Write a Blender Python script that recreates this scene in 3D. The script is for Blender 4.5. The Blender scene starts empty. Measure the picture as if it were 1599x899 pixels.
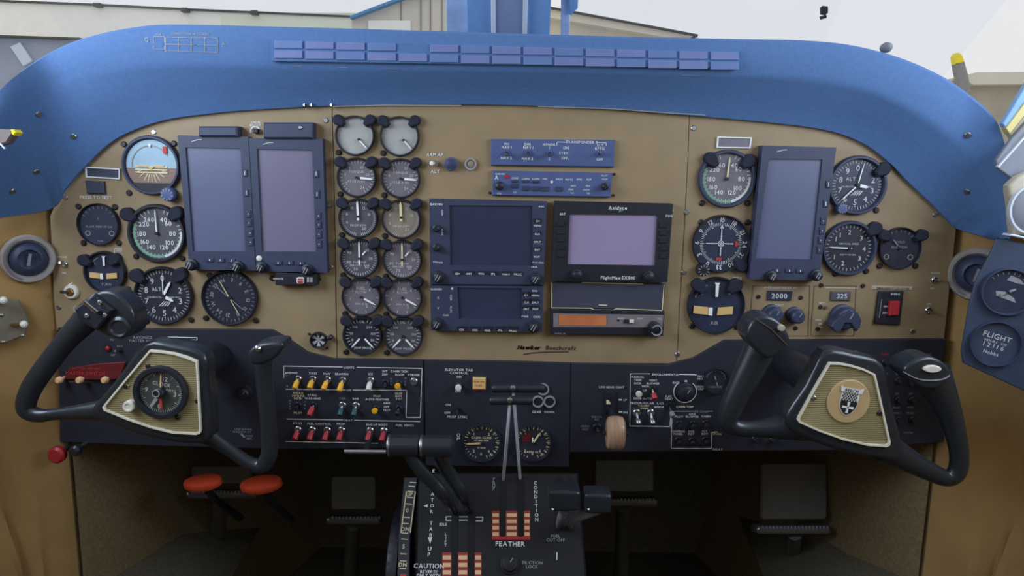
import bpy, math, random
from mathutils import Vector as V, Matrix
from math import sin, cos, radians, pi
random.seed(7)

# ------------------------------------------------------------------ camera, world, lights, exposure
F, CXP, CYP = 1164.0, 799.5, 449.5            # focal length and centre in pixels of the 1599x899 frame
TH, RO, DIST = radians(9.5), radians(0.9), 1.08
FW = V((0, cos(TH), -sin(TH)))
_r0, _u0 = V((1, 0, 0)), V((0, sin(TH), cos(TH)))
RT = _r0 * cos(RO) + _u0 * sin(RO)
UP = _u0 * cos(RO) - _r0 * sin(RO)
CAM = -FW * DIST
scene = bpy.context.scene
col = scene.collection
cd = bpy.data.cameras.new('camera')
cd.sensor_width = 36; cd.sensor_fit = 'HORIZONTAL'; cd.lens = F / 1599 * 36
cd.clip_start = 0.01; cd.clip_end = 300
co = bpy.data.objects.new('camera', cd)
m = Matrix((RT, UP, -FW)).transposed().to_4x4(); m.translation = CAM
co.matrix_world = m
col.objects.link(co); scene.camera = co

world = bpy.data.worlds.new('overcast_sky'); scene.world = world
world.use_nodes = True
bg = world.node_tree.nodes['Background']
bg.inputs[0].default_value = (0.97, 0.98, 1.0, 1); bg.inputs[1].default_value = 0.83

def area(name, loc, target, sx, sy, power, colour):
    l = bpy.data.lights.new(name, 'AREA'); l.shape = 'RECTANGLE'; l.size = sx; l.size_y = sy
    l.energy = power; l.color = colour
    o = bpy.data.objects.new(name, l); o.location = loc
    o.rotation_euler = (V(target) - V(loc)).to_track_quat('-Z', 'Y').to_euler()
    col.objects.link(o); return o
# daylight entering by the two cockpit side windows
area('side_window_daylight', (-0.80, -0.52, 0.42), (0.1, -0.05, 0.22), 0.6, 0.36, 7.4, (0.66, 0.80, 1.0))
area('side_window_daylight', (0.80, -0.52, 0.42), (-0.1, -0.05, 0.22), 0.6, 0.36, 5.4, (0.66, 0.80, 1.0))
vs = scene.view_settings
vs.view_transform = 'Standard'; vs.look = 'None'; vs.gamma = 1.0; vs.exposure = 0.0; vs.use_curve_mapping = False

# ------------------------------------------------------------------ materials
def lin(c): return tuple((x / 255 / 12.92) if x / 255 <= 0.04045 else ((x / 255 + 0.055) / 1.055) ** 2.4 for x in c)
MATS = {}
def mat(name, rgb, rough=0.55, metal=0.0, var=0.12, scale=60.0, bump=0.0, spec=0.5, lines=None, coat=0.0, stretch=None):
    mt = bpy.data.materials.new(name); mt.use_nodes = True
    nt = mt.node_tree; b = nt.nodes['Principled BSDF']
    c = lin(rgb)
    b.inputs['Roughness'].default_value = rough; b.inputs['Metallic'].default_value = metal
    b.inputs['Specular IOR Level'].default_value = spec
    b.inputs['Coat Weight'].default_value = coat
    tc = nt.nodes.new('ShaderNodeTexCoord'); src = tc.outputs['Object']
    if stretch:
        mp = nt.nodes.new('ShaderNodeMapping'); mp.inputs['Scale'].default_value = stretch
        nt.links.new(src, mp.inputs[0]); src = mp.outputs[0]
    if lines:
        tex = nt.nodes.new('ShaderNodeTexWave'); tex.inputs['Scale'].default_value = lines
        tex.bands_direction = 'Z'; tex.inputs['Distortion'].default_value = 0.3
        fac = tex.outputs['Fac']
    else:
        tex = nt.nodes.new('ShaderNodeTexNoise'); tex.inputs['Scale'].default_value = scale
        tex.inputs['Detail'].default_value = 4; fac = tex.outputs['Fac']
    nt.links.new(src, tex.inputs['Vector'])
    rp = nt.nodes.new('ShaderNodeValToRGB')
    rp.color_ramp.elements[0].position = 0.3; rp.color_ramp.elements[1].position = 0.7
    rp.color_ramp.elements[0].color = tuple(x * (1 - var) for x in c) + (1,)
    rp.color_ramp.elements[1].color = tuple(min(1, x * (1 + var)) for x in c) + (1,)
    nt.links.new(fac, rp.inputs[0]); nt.links.new(rp.outputs[0], b.inputs['Base Color'])
    if bump:
        bp = nt.nodes.new('ShaderNodeBump'); bp.inputs['Strength'].default_value = bump; bp.inputs['Distance'].default_value = 0.001
        nt.links.new(fac, bp.inputs['Height']); nt.links.new(bp.outputs[0], b.inputs['Normal'])
    MATS[name] = mt; return mt
mat('tan_paint', (152, 129, 96), 0.55, var=0.07, scale=25, bump=0.05)
mat('tan_edge', (112, 96, 74), 0.6)
mat('hood_veil_vinyl', (86, 119, 166), 0.75, var=0.06, scale=220, bump=0.15, spec=0.3)  # black hood; the blue glare haze over it is put into the colour
mat('black_plastic', (34, 36, 46), 0.42, var=0.1, scale=90)
mat('black_panel', (42, 43, 54), 0.6, var=0.1, scale=60, bump=0.05, spec=0.35)
mat('matte_black', (40, 42, 56), 0.7, spec=0.25); mat('pedestal_black', (30, 30, 33), 0.55, var=0.1, spec=0.3); mat('slot_black', (10, 10, 12), .8); mat('gate_red', (150, 44, 34), .5); mat('pedal_black', (84, 82, 78), .45, coat=.2); mat('vent_grey', (158, 150, 146), .35); mat('olive_dull', (120, 112, 92), .6); mat('veiled_bezel', (54, 60, 84), 0.5, var=0.06, scale=60)  # the last one: black bezels with blue lens haze put into their colour
mat('navy_plate', (78, 92, 136), 0.5, var=0.06)
mat('yoke_plastic', (36, 41, 47), 0.33, var=0.08, scale=30, coat=0.25)
mat('dial_black', (46, 48, 60), 0.4)
mat('dial_navy', (46, 51, 72), 0.4)
mat('dial_grey', (116, 108, 116), 0.45, var=0.08, scale=90)  # on gauges, milky glass reflection painted over a dark dial
mat('dial_glare_pale', (168, 166, 162), 0.45, var=0.08, scale=90)  # pale glass glare put into the colour of dark dials
mat('dial_sand', (140, 128, 110), 0.45, var=0.08, scale=90)
mat('dial_clock', (74, 80, 72), 0.4, var=0.1)
mat('screen_glare_mauve', (118, 112, 134), 0.3, var=0.05, scale=8)  # reflection on switched-off glass, put into the base colour
mat('screen_glare_blue', (98, 104, 130), 0.3, var=0.05, scale=8)  # likewise an unlit screen with its reflection painted in
mat('screen_dark', (50, 56, 78), 0.25, var=0.1, scale=12)
mat('screen_lilac', (154, 138, 168), 0.35, var=0.05, scale=10)
mat('grey_glass', (70, 72, 86), 0.25, var=0.08, scale=10)
mat('white_print', (226, 226, 224), 0.6, var=0.03)
mat('dial_print', (196, 194, 192), 0.6, var=0.03); mat('grey_print', (150, 150, 152), 0.6, var=0.03)
mat('cream_print', (226, 214, 170), 0.6, var=0.03)
mat('green_print', (120, 170, 140), 0.6, var=0.03)
mat('red_print', (196, 52, 48), 0.6, var=0.03)
mat('black_print', (30, 24, 22), 0.6, var=0.03)
mat('needle_white', (240, 240, 236), 0.5, var=0.02)
mat('needle_cream', (222, 214, 160), 0.5, var=0.02)
mat('chrome', (215, 215, 218), 0.18, 1.0, var=0.04)
mat('silver_rod', (206, 206, 212), 0.3, 0.15, var=0.04); mat('brass', (190, 160, 96), 0.3, 1.0, var=0.06)
mat('steel', (170, 170, 172), 0.35, 1.0, var=0.06)
mat('dark_screw', (60, 56, 56), 0.4, 0.6)
mat('yellow_plastic', (240, 178, 30), 0.4, var=0.05)
mat('white_plastic', (226, 220, 206), 0.4, var=0.03)
mat('red_plastic', (176, 40, 48), 0.4, var=0.08)
mat('teal_plastic', (36, 74, 84), 0.4)
mat('peach_plastic', (236, 190, 140), 0.4, var=0.05)
mat('orange_pad', (214, 76, 44), 0.5, var=0.08)
mat('orange_lens', (206, 120, 74), 0.35, var=0.2, scale=26)
mat('amber_lens', (222, 184, 118), 0.4, var=0.04)
mat('silver_strip', (138, 130, 132), 0.4, 0.3, var=0.1)
mat('master_red', (104, 30, 36), 0.45, var=0.1)
mat('olive_plate', (150, 136, 96), 0.5, var=0.28, lines=130, bump=0.3)
mat('tan_disc', (196, 164, 118), 0.5, var=0.04)
mat('plate_trim', (232, 224, 202), 0.35, var=0.03)
mat('translucent_knob', (176, 140, 112), 0.3, var=0.3, scale=40, stretch=(6, 1, 0.3), coat=0.5)
mat('wall_cloth', (164, 130, 82), 0.85, var=0.1, scale=16, bump=0.2, spec=0.2)
mat('carpet', (92, 84, 68), 0.95, var=0.25, scale=300, bump=0.6, spec=0.1)
mat('footwell', (104, 98, 90), 0.9, var=0.2, scale=120, spec=0.1)
mat('headliner', (190, 184, 172), 0.9, var=0.04)
mat('side_plate', (56, 68, 90), 0.5, var=0.1, scale=40)
mat('post_blue', (128, 166, 208), 0.6, var=0.05)
mat('post_grey', (142, 152, 178), 0.6, var=0.04)
mat('post_white', (226, 228, 230), 0.6, var=0.02)
mat('seal_blue', (196, 212, 236), 0.5, var=0.16, scale=30)
mat('cream_trim', (180, 170, 148), 0.5, var=0.06)
mat('grey_trim', (124, 126, 134), 0.6, var=0.06)
mat('yellow_trim', (206, 186, 118), 0.5, var=0.06)
mat('trim_white', (205, 208, 215), 0.4, var=0.02)
mat('shutter_lens', (104, 128, 176), 0.45, var=0.06)
mat('lens_mauve', (118, 130, 178), 0.45, var=0.06)
mat('apron', (205, 203, 196), 0.9, var=0.05, scale=0.6)
mat('bldg_white', (246, 246, 240), 0.9, var=0.03, scale=1.5)
mat('bldg_green', (226, 234, 216), 0.9, var=0.03, scale=1.5)
mat('bldg_grey', (214, 208, 194), 0.9, var=0.07, scale=1.2)
mat('bldg_seam', (150, 146, 136), 0.9)
mat('bldg_dark', (84, 84, 80), 0.9)
mat('bldg_blue', (96, 146, 196), 0.8)
mat('shed_grey', (150, 158, 176), 0.9, var=0.14, scale=1.5)
mat('shed_pale', (196, 210, 226), 0.8)
mat('hill_tan', (176, 170, 154), 0.95, var=0.12, scale=0.8)
mat('roof_cream', (220, 212, 196), 0.8, var=0.06, scale=1)
mat('blade_grey', (130, 130, 128), 0.5)
mat('blade_brown', (104, 92, 86), 0.5)
mat('blade_yellow', (232, 214, 20), 0.5, var=0.04)
def glass_mat():
    mt = bpy.data.materials.new('window_glass'); mt.use_nodes = True; nt = mt.node_tree; nt.nodes.clear()
    out = nt.nodes.new('ShaderNodeOutputMaterial'); mix = nt.nodes.new('ShaderNodeMixShader')
    tr = nt.nodes.new('ShaderNodeBsdfTransparent'); tr.inputs[0].default_value = (0.97, 0.98, 1, 1)
    gl = nt.nodes.new('ShaderNodeBsdfGlossy'); gl.inputs['Roughness'].default_value = 0.03
    no = nt.nodes.new('ShaderNodeTexNoise'); no.inputs['Scale'].default_value = 3
    mu = nt.nodes.new('ShaderNodeMath'); mu.operation = 'MULTIPLY'; mu.inputs[1].default_value = 0.06
    nt.links.new(no.outputs['Fac'], mu.inputs[0]); nt.links.new(mu.outputs[0], mix.inputs[0])
    nt.links.new(tr.outputs[0], mix.inputs[1]); nt.links.new(gl.outputs[0], mix.inputs[2])
    nt.links.new(mix.outputs[0], out.inputs[0]); MATS['window_glass'] = mt
glass_mat()

# ------------------------------------------------------------------ geometry helpers
def ray(px, py): return FW * F + RT * (px - CXP) - UP * (py - CYP)
class Fr:
    def __init__(s, o, u, v, n): s.o, s.u, s.v, s.n = o, u, v, n
    def pt(s, x, y, h=0.0): return s.o + s.u * x + s.v * y + s.n * h
    def cw(s, deg):
        a = radians(deg); return Fr(s.o, s.u * cos(a) - s.v * sin(a), s.v * cos(a) + s.u * sin(a), s.n)
class Plane:
    def __init__(s, o, n=(0, -1, 0), u=(1, 0, 0)):
        s.o = V(o); s.n = V(n).normalized(); s.u = (V(u) - s.n * V(u).dot(s.n)).normalized(); s.v = s.n.cross(s.u)
    def at(s, px, py, h=0.0):
        d = ray(px, py); t = (s.o + s.n * h - CAM).dot(s.n) / d.dot(s.n); return CAM + d * t
    def mpp(s, px, py): return (s.at(px, py) - CAM).dot(FW) / F
    def fr(s, px, py, h=0.0): return Fr(s.at(px, py, h), s.u, s.v, s.n)
    def poly(s, pts, h=0.0): return [s.at(x, y, h) for x, y in pts]
def atY(px, py, y):
    d = ray(px, py); return CAM + d * ((y - CAM.y) / d.y)
def rrect(x0, y0, x1, y1, r, k=4):
    o = []
    for cx, cy, a0 in ((x1 - r, y0 + r, -90), (x1 - r, y1 - r, 0), (x0 + r, y1 - r, 90), (x0 + r, y0 + r, 180)):
        for i in range(k + 1):
            a = radians(a0 + 90 * i / k); o.append((cx + r * cos(a), cy + r * sin(a)))
    return o
def catmull(pts, n):
    out = []
    P = [tuple(map(float, p)) for p in pts]; P = [P[0]] + P + [P[-1]]
    for i in range(1, len(P) - 2):
        for k in range(n):
            t = k / n; a, b, c, d = P[i - 1], P[i], P[i + 1], P[i + 2]
            out.append(tuple(0.5 * (2 * q + (r - p) * t + (2 * p - 5 * q + 4 * r - s) * t * t + (3 * q - p - 3 * r + s) * t ** 3) for p, q, r, s in zip(a, b, c, d)))
    out.append(P[-2]); return out
def closed(pts, n):
    k = len(pts); out = []
    for i in range(k):
        a, b, c, d = pts[i - 1], pts[i], pts[(i + 1) % k], pts[(i + 2) % k]
        for j in range(n):
            t = j / n; out.append(tuple(0.5 * (2 * q + (r - p) * t + (2 * p - 5 * q + 4 * r - s) * t * t + (3 * q - p - 3 * r + s) * t ** 3) for p, q, r, s in zip(a, b, c, d)))
    return out
class MB:
    def __init__(s): s.v, s.f = [], []
    def add(s, vs, fs):
        b = len(s.v); s.v += [V(x) for x in vs]; s.f += [tuple(i + b for i in f) for f in fs]; return s
    def prism(s, front, n, thick, bev=0.0):
        """front: world points of the front face; extruded along -n, with an optional chamfer"""
        n = V(n); front = [V(p) for p in front]; k = len(front)
        ar = V((0, 0, 0))
        for i in range(k): ar += front[i].cross(front[(i + 1) % k])
        if ar.dot(n) < 0: front.reverse()
        back = [p - n * thick for p in front]
        if bev > 0:
            off = []
            for i in range(k):
                a, b, c = front[i - 1], front[i], front[(i + 1) % k]
                e1 = (b - a).normalized(); e2 = (c - b).normalized(); n1 = n.cross(e1); n2 = n.cross(e2)
                off.append((n1 + n2) / max(0.4, 1 + n1.dot(n2)) * bev)
            st = 4 if bev >= 0.004 else 1
            rings = [[p + d * (1 - sin(pi / 2 * q / st)) - n * bev * (1 - cos(pi / 2 * q / st)) for p, d in zip(front, off)] for q in range(st + 1)] + [back]
        else: rings = [front, back]
        vs = sum(rings, []); fs = [tuple(range(k))]
        for r in range(len(rings) - 1):
            for i in range(k):
                j = (i + 1) % k; fs.append((r * k + i, (r + 1) * k + i, (r + 1) * k + j, r * k + j))
        L = (len(rings) - 1) * k
        fs.append(tuple(L + i for i in reversed(range(k))))
        return s.add(vs, fs)
    def pp(s, pl, pts, h0, h1, bev=0.0):
        return s.prism(pl.poly(pts, h1), pl.n, h1 - h0, bev)
    def rect(s, pl, x0, y0, x1, y1, h0, h1, bev=0.0, r=0.0):
        return s.pp(pl, rrect(x0, y0, x1, y1, r) if r else [(x0, y0), (x1, y0), (x1, y1), (x0, y1)], h0, h1, bev)
    def frame(s, pl, outer, inner, h0, h1):
        k = len(outer); A = pl.poly(outer, h1); B = pl.poly(inner, h1)
        C = [p - pl.n * (h1 - h0) for p in A]; D = [p - pl.n * (h1 - h0) for p in B]
        fs = []
        for i in range(k):
            j = (i + 1) % k
            fs += [(i, j, k + j, k + i), (2 * k + i, 2 * k + j, j, i), (k + i, k + j, 3 * k + j, 3 * k + i), (3 * k + i, 3 * k + j, 2 * k + j, 2 * k + i)]
        return s.add(A + B + C + D, fs)
    def lathe(s, fr, prof, seg=24, cap=True, sx=1.0, sy=1.0):
        vs, fs = [], []
        for r, h in prof:
            for i in range(seg):
                a = 2 * pi * i / seg; vs.append(fr.pt(r * cos(a) * sx, r * sin(a) * sy, h))
        for q in range(len(prof) - 1):
            for i in range(seg):
                j = (i + 1) % seg; fs.append((q * seg + i, q * seg + j, (q + 1) * seg + j, (q + 1) * seg + i))
        if cap:
            fs.append(tuple(reversed(range(seg)))); L = (len(prof) - 1) * seg; fs.append(tuple(L + i for i in range(seg)))
        return s.add(vs, fs)
    def ring(s, fr, r0, r1, h0, h1, seg=32, a0=0, a1=360):
        """flat ring or arc, angles clockwise from the top"""
        n = max(2, int(seg * (a1 - a0) / 360)); full = (a1 - a0) >= 360; vs, fs = [], []
        for i in range(n + (0 if full else 1)):
            a = radians(a0 + (a1 - a0) * i / n)
            for r, h in ((r0, h1), (r1, h1), (r1, h0), (r0, h0)): vs.append(fr.pt(r * sin(a), r * cos(a), h))
        for i in range(n):
            j = (i + 1) % n if full else i + 1
            for q in range(4):
                fs.append((i * 4 + q, i * 4 + (q + 1) % 4, j * 4 + (q + 1) % 4, j * 4 + q))
        if not full: fs += [(0, 1, 2, 3), (n * 4 + 3, n * 4 + 2, n * 4 + 1, n * 4)]
        return s.add(vs, fs)
    def flat(s, fr, pts, h, th=0.0004):
        return s.prism([fr.pt(x, y, h) for x, y in pts], fr.n, th)
    def bar(s, fr, ang, r0, r1, w0, w1, h, cx=0, cy=0, th=0.0004):
        a = radians(ang); d = (sin(a), cos(a)); p = (cos(a), -sin(a))
        q = [(cx + d[0] * r + p[0] * w, cy + d[1] * r + p[1] * w) for r, w in ((r0, -w0 / 2), (r0, w0 / 2), (r1, w1 / 2), (r1, -w1 / 2))]
        return s.flat(fr, q, h, th)
    def ticks(s, fr, r0, r1, a0, a1, n, w, h):
        for i in range(n): s.bar(fr, a0 + (a1 - a0) * i / max(1, n - 1), r0, r1, w, w, h)
        return s
    def line(s, pl, pts, wpx, h=0.0006, th=0.0005):
        for (x0, y0), (x1, y1) in zip(pts, pts[1:]):
            L = math.hypot(x1 - x0, y1 - y0) or 1; nx, ny = -(y1 - y0) / L * wpx / 2, (x1 - x0) / L * wpx / 2
            s.pp(pl, [(x0 + nx, y0 + ny), (x1 + nx, y1 + ny), (x1 - nx, y1 - ny), (x0 - nx, y0 - ny)], h - th, h)
        return s
    def sweep(s, pts, rad, ref, seg=14, n=5, depth=1.0):
        """tube through world points; rad = half widths; ref = direction of the depth axis; depth = depth/width ratio"""
        data = catmull([tuple(p) + (r,) for p, r in zip(pts, rad)], n)
        P = [V(d[:3]) for d in data]; R = [d[3] for d in data]; vs, fs = [], []
        for i, p in enumerate(P):
            t = (P[min(i + 1, len(P) - 1)] - P[max(i - 1, 0)]).normalized()
            b = V(ref); b = (b - t * b.dot(t)).normalized(); a = t.cross(b)
            for k in range(seg):
                q = 2 * pi * k / seg; vs.append(p + a * R[i] * cos(q) + b * R[i] * depth * sin(q))
        for i in range(len(P) - 1):
            for k in range(seg):
                j = (k + 1) % seg; fs.append((i * seg + k, i * seg + j, (i + 1) * seg + j, (i + 1) * seg + k))
        L = (len(P) - 1) * seg
        fs += [tuple(reversed(range(seg))), tuple(L + i for i in range(seg))]
        return s.add(vs, fs)
    def box(s, lo, hi):
        (a, b, c), (d, e, f) = lo, hi
        return s.add([(a, b, c), (d, b, c), (d, e, c), (a, e, c), (a, b, f), (d, b, f), (d, e, f), (a, e, f)],
                     [(3, 2, 1, 0), (4, 5, 6, 7), (0, 1, 5, 4), (1, 2, 6, 5), (2, 3, 7, 6), (3, 0, 4, 7)])
    def glyphs(s, fr, txt, size, h, align='c', slant=0.0, x=0, y=0):
        adv = sum(GL.get(c, GL['?'])[2] for c in txt) * size
        cx = x - (adv / 2 if align == 'c' else adv if align == 'r' else 0)
        for c in txt:
            vs, fs, a = GL.get(c, GL['?'])
            if vs: s.add([fr.pt(cx + (q[0] + slant * q[1]) * size, y + (q[1] - 0.5) * size, h) for q in vs], fs)
            cx += a * size
        return s
    def text(s, pl, txt, px, py, hpx, align='c', h=0.0008, slant=0.0, cw=0.0):
        fr = pl.fr(px, py, 0)
        if cw: fr = fr.cw(cw)
        return s.glyphs(fr, txt, hpx * pl.mpp(px, py), h, align, slant)
    def column(s, pl, txt, px0, py0, px1, py1, hpx):
        for i, c in enumerate(txt):
            t = i / max(1, len(txt) - 1)
            if c != ' ': s.text(pl, c, px0 + (px1 - px0) * t, py0 + (py1 - py0) * t, hpx)
        return s

GL = {}
def load_glyphs(chars):
    obs = []
    for c in chars:
        cu = bpy.data.curves.new('glyph', 'FONT'); cu.body = c; cu.size = 1; cu.resolution_u = 2; cu.offset = 0.014
        o = bpy.data.objects.new('glyph', cu); col.objects.link(o); obs.append((c, o, cu))
    dg = bpy.context.evaluated_depsgraph_get()
    raw = {}
    for c, o, cu in obs:
        me = o.evaluated_get(dg).to_mesh()
        raw[c] = ([(v.co.x, v.co.y) for v in me.vertices], [tuple(p.vertices) for p in me.polygons])
        o.evaluated_get(dg).to_mesh_clear()
    for c, o, cu in obs: bpy.data.objects.remove(o); bpy.data.curves.remove(cu)
    cap = max(y for x, y in raw['H'][0])
    for c, (vs, fs) in raw.items():
        x0 = min(x for x, y in vs); x1 = max(x for x, y in vs)
        GL[c] = ([((x - x0) / cap, y / cap) for x, y in vs], fs, (x1 - x0) / cap + 0.17)
    GL[' '] = ([], [], 0.45); GL.setdefault('?', GL[' '])
load_glyphs('ABCDEFGHIJKLMNOPQRSTUVWXYZabcdefghijklmnopqrstuvwxyz0123456789-./><+')

def mesh_obj(name, mb, material, loc):
    me = bpy.data.meshes.new(name)
    me.from_pydata([tuple(v - loc) for v in mb.v], [], mb.f)
    me.materials.append(MATS[material])
    me.polygons.foreach_set('use_smooth', [True] * len(me.polygons))
    me.update(); me.set_sharp_from_angle(angle=radians(38))
    o = bpy.data.objects.new(name, me); col.objects.link(o); return o
class Thing:
    def __init__(s, name, label, cat, loc, group=None, kind=None):
        s.loc = V(loc); s.e = bpy.data.objects.new(name, None); s.e.empty_display_size = 0.02
        s.e.location = s.loc; col.objects.link(s.e); tag(s.e, label, cat, group, kind)
    def part(s, name, mb, material, parent=None, label=None, kind=None):
        o = mesh_obj(name, mb, material, s.loc)
        o.parent = parent or s.e
        if label: o['label'] = label
        if kind or name in ('lettering', 'markings', 'marks'): o['kind'] = kind or 'stuff'
        return o
def tag(o, label=None, cat=None, group=None, kind=None):
    if label: o['label'] = label
    if cat: o['category'] = cat
    if group: o['group'] = group
    if kind: o['kind'] = kind
    return o
def single(name, mb, material, label, cat, group=None, kind=None):
    c = sum(mb.v, V((0, 0, 0))) / len(mb.v)
    o = mesh_obj(name, mb, material, c); o.location = c
    return tag(o, label, cat, group, kind)
def struct(name, mb, material, label=None):
    o = mesh_obj(name, mb, material, V((0, 0, 0))); return tag(o, label, None, None, 'structure')

P0 = Plane((0, 0, 0))                       # tan instrument panel face
PS = Plane((0, -0.006, 0))                  # black sub-panel face
#=====STRUCTURE=====
# ------------------------------------------------------------------ the setting
WL = [(-0.50, 0.62), (-0.585, 0.34), (-0.65, 0.08), (-0.668, 0.006), (-0.695, -0.028), (-0.742, -0.066), (-0.775, -0.16), (-0.79, -0.5), (-0.79, -1.5)]
WR = [(0.50, 0.62), (0.57, 0.34), (0.625, 0.08), (0.645, 0.006), (0.685, -0.028), (0.74, -0.066), (0.775, -0.16), (0.79, -0.5), (0.79, -1.5)]
ZTOP, ZFLOOR, ZCEIL = 0.15, -0.74, 0.67
def side_wall(name, prof, sgn):
    c = catmull(prof, 6); nz = 40; vs, fs = [], []
    for k in range(nz + 1):
        z = ZFLOOR + (ZTOP - ZFLOOR) * k / nz
        for i, (x, y) in enumerate(c):
            low = max(0.0, min(1.0, (-0.26 - z) / 0.16))
            rip = low * (0.016 * sin(i * 1.35 + z * 5) + 0.03) * max(0.0, min(1.0, (-0.02 - y) / 0.05))
            vs.append((x - sgn * rip, y, z))
    n = len(c)
    for k in range(nz):
        for i in range(n - 1): fs.append((k * n + i, k * n + i + 1, (k + 1) * n + i + 1, (k + 1) * n + i))
    o2 = [(v[0] + sgn * 0.02, v[1], v[2]) for v in vs]; N = len(vs)
    fs += [tuple(N + q for q in reversed(f)) for f in list(fs)]
    struct(name, MB().add(vs + o2, fs), 'wall_cloth')
side_wall('wall_left', WL, -1); side_wall('wall_right', WR, 1)
struct('floor', MB().box((-0.82, -1.5, ZFLOOR - 0.03), (0.82, 0.66, ZFLOOR)), 'carpet')
struct('wall_front', MB().box((-0.7, 0.60, ZFLOOR), (0.7, 0.63, 0.30)), 'footwell')
struct('shade_wall_back', MB().box((-0.82, -1.56, ZFLOOR), (0.82, -1.5, 0.46)), 'headliner')  # unseen partial wall added behind the camera to darken the lower cockpit
struct('ceiling', MB().box((-0.82, -1.5, ZCEIL), (0.82, -0.12, ZCEIL + 0.03)), 'headliner')
def liner(name, prof, sgn):
    c = [q for q in catmull(prof, 6) if q[1] >= 0.004]; vs, fs = [], []; n = len(c)
    for off in (0.006, 0.0):
        for z in (ZFLOOR, -0.48, -0.20):
            for x, y in c: vs.append((x - sgn * (off + (0.05 if z == ZFLOOR else 0.0)), y, z))
    for k in range(2):
        for i in range(n - 1): fs += [(k * n + i, k * n + i + 1, (k + 1) * n + i + 1, (k + 1) * n + i), (3 * n + (k + 1) * n + i, 3 * n + (k + 1) * n + i + 1, 3 * n + k * n + i + 1, 3 * n + k * n + i)]
    struct(name, MB().add(vs, fs), 'footwell_carpet', 'dark carpeted footwell side')
mat('footwell_carpet', (128, 110, 80), 0.95, var=0.2, scale=200, bump=0.4, spec=0.1)
liner('trim_1', WL, -1); liner('trim_2', WR, 1)
for nm, A in (('trim_3', [(262, 716, .40), (60, 905, -.01), (310, 1000, .02), (420, 800, .50)]), ('trim_4', [(1306, 716, .40), (1460, 905, -.01), (1230, 1000, .02), (1150, 800, .50)])):
    q = [atY(*a) for a in A]; nn = (q[1] - q[0]).cross(q[3] - q[0]).normalized()
    if nn.dot(CAM - q[0]) < 0: nn = -nn
    struct(nm, MB().prism(q, nn, 0.02, 0.004), 'carpet', 'dark carpeted kick panel at the foot of the side wall')

# windshield: two panes either side of a centre post
PW = Plane((0, 0.30, 0.40), (0, -0.54, -0.84))
wv = V((0, -0.84, 0.54))
def pane(name, x0, x1):
    base = V((0, 0.46, 0.297)); L = 0.69
    pts = [base + V((x, 0, 0)) + wv * t for x, t in ((x0, 0), (x1, 0), (x1, L), (x0, L))]
    struct(name, MB().prism(pts, PW.n, 0.006), 'window_glass', 'clear windshield pane beside the centre post')
pane('window_1', -0.80, -0.075); pane('window_2', 0.075, 0.80)
post = Thing('windshield_post', 'blue padded centre post with grey face between the windshield panes', 'post', PW.at(795, 55))
def strip(name, x0t, x1t, x0b, x1b, h0, h1, mt, label=None):
    y0, y1 = -90, 62
    post.part(name, MB().pp(PW, [(x0t, y0), (x1t, y0), (x1b, y1), (x0b, y1)], h0, h1, 0.001), mt, label=label)
strip('side_pad', 726, 767, 730, 767, 0.002, 0.03, 'post_blue'); strip('side_pad', 823, 864, 823, 858, 0.002, 0.03, 'post_blue')
strip('edge_trim', 766, 773, 767, 774, 0.002, 0.037, 'post_white'); strip('edge_trim', 818, 826, 816, 823, 0.002, 0.037, 'post_white')
strip('face_strip', 772, 819, 773, 817, 0.002, 0.034, 'post_grey', 'flat grey strip down the middle')
strip('glass_seal', 696, 728, 697, 731, 0.002, 0.008, 'seal_blue', 'pale blue smeared sealant strip'); strip('glass_seal', 876, 892, 876, 889, 0.002, 0.008, 'seal_blue', 'pale blue smeared sealant strip')
single('hanging_strap', MB().pp(PW, [(889, -60), (906, -60), (902, 14), (896, 19), (893, 24), (889, 24)], 0.009, 0.014, 0.001), 'post_blue', 'ragged dark blue strap hanging on the windshield beside the centre post', 'strap')
single('windshield_sticker', MB().pp(PW, [(1281, 14), (1285, 11), (1293, 12), (1293, 20), (1288, 24), (1281, 23)], 0.0, 0.003).pp(PW, [(1280, 28), (1291, 25), (1291, 28), (1281, 31)], 0.0, 0.003), 'black_print', 'small black sticker on the copilot windshield', 'sticker')

# outside: apron, buildings, own propeller blades
struct('ground', MB().box((-90, 4, -2.3), (90, 140, -2.2)), 'apron', 'pale concrete apron')
def far(Y): return Plane((0, Y, 0))
p = far(40); b = Thing('terminal_building', 'long white building with dark eave line, seen through pilot windshield', 'building', p.at(250, 250))
b.part('wall', MB().pp(p, [(-400, -20), (0, 2), (400, 20), (556, 28), (556, 290), (-400, 290)], -6, 0), 'bldg_white')
b.part('eave', MB().line(p, [(-400, -20), (0, 1), (150, 7), (285, 14), (400, 19), (556, 26)], 3.0, 0.15, 0.4), 'bldg_dark', label='thin dark eave line')
for x, y in ((150, 7), (287, 15), (396, 19)): b.part('bracket', MB().rect(p, x - 5, y - 3, x + 5, y + 3, 0.0, 0.4), 'bldg_dark')
b.part('wall_panel', MB().rect(p, 345, 20, 555, 70, 0.0, 0.06), 'bldg_green', label='pale greenish wall panel')
p = far(24); b = Thing('gable_hangar', 'grey panelled hangar with blue roof edge, seen beside the centre post', 'building', p.at(640, 250))
b.part('wall', MB().pp(p, [(549, 27), (625, -2), (760, -50), (760, 290), (549, 290)], -8, 0), 'bldg_grey')
for x in (626, 657, 672, 690): b.part('wall_seam', MB().line(p, [(x, -6 - (x - 640) * .2), (x, 60)], 2.0, 0.03, 0.05), 'bldg_seam')
b.part('roof_edge', MB().line(p, [(546, 27), (625, -3), (760, -52)], 4.0, 0.3, 0.6), 'bldg_blue', label='blue roof edge')
b.part('door', MB().rect(p, 575, 32, 641, 110, 0.0, 0.08), 'bldg_white', label='overexposed white door')
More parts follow.
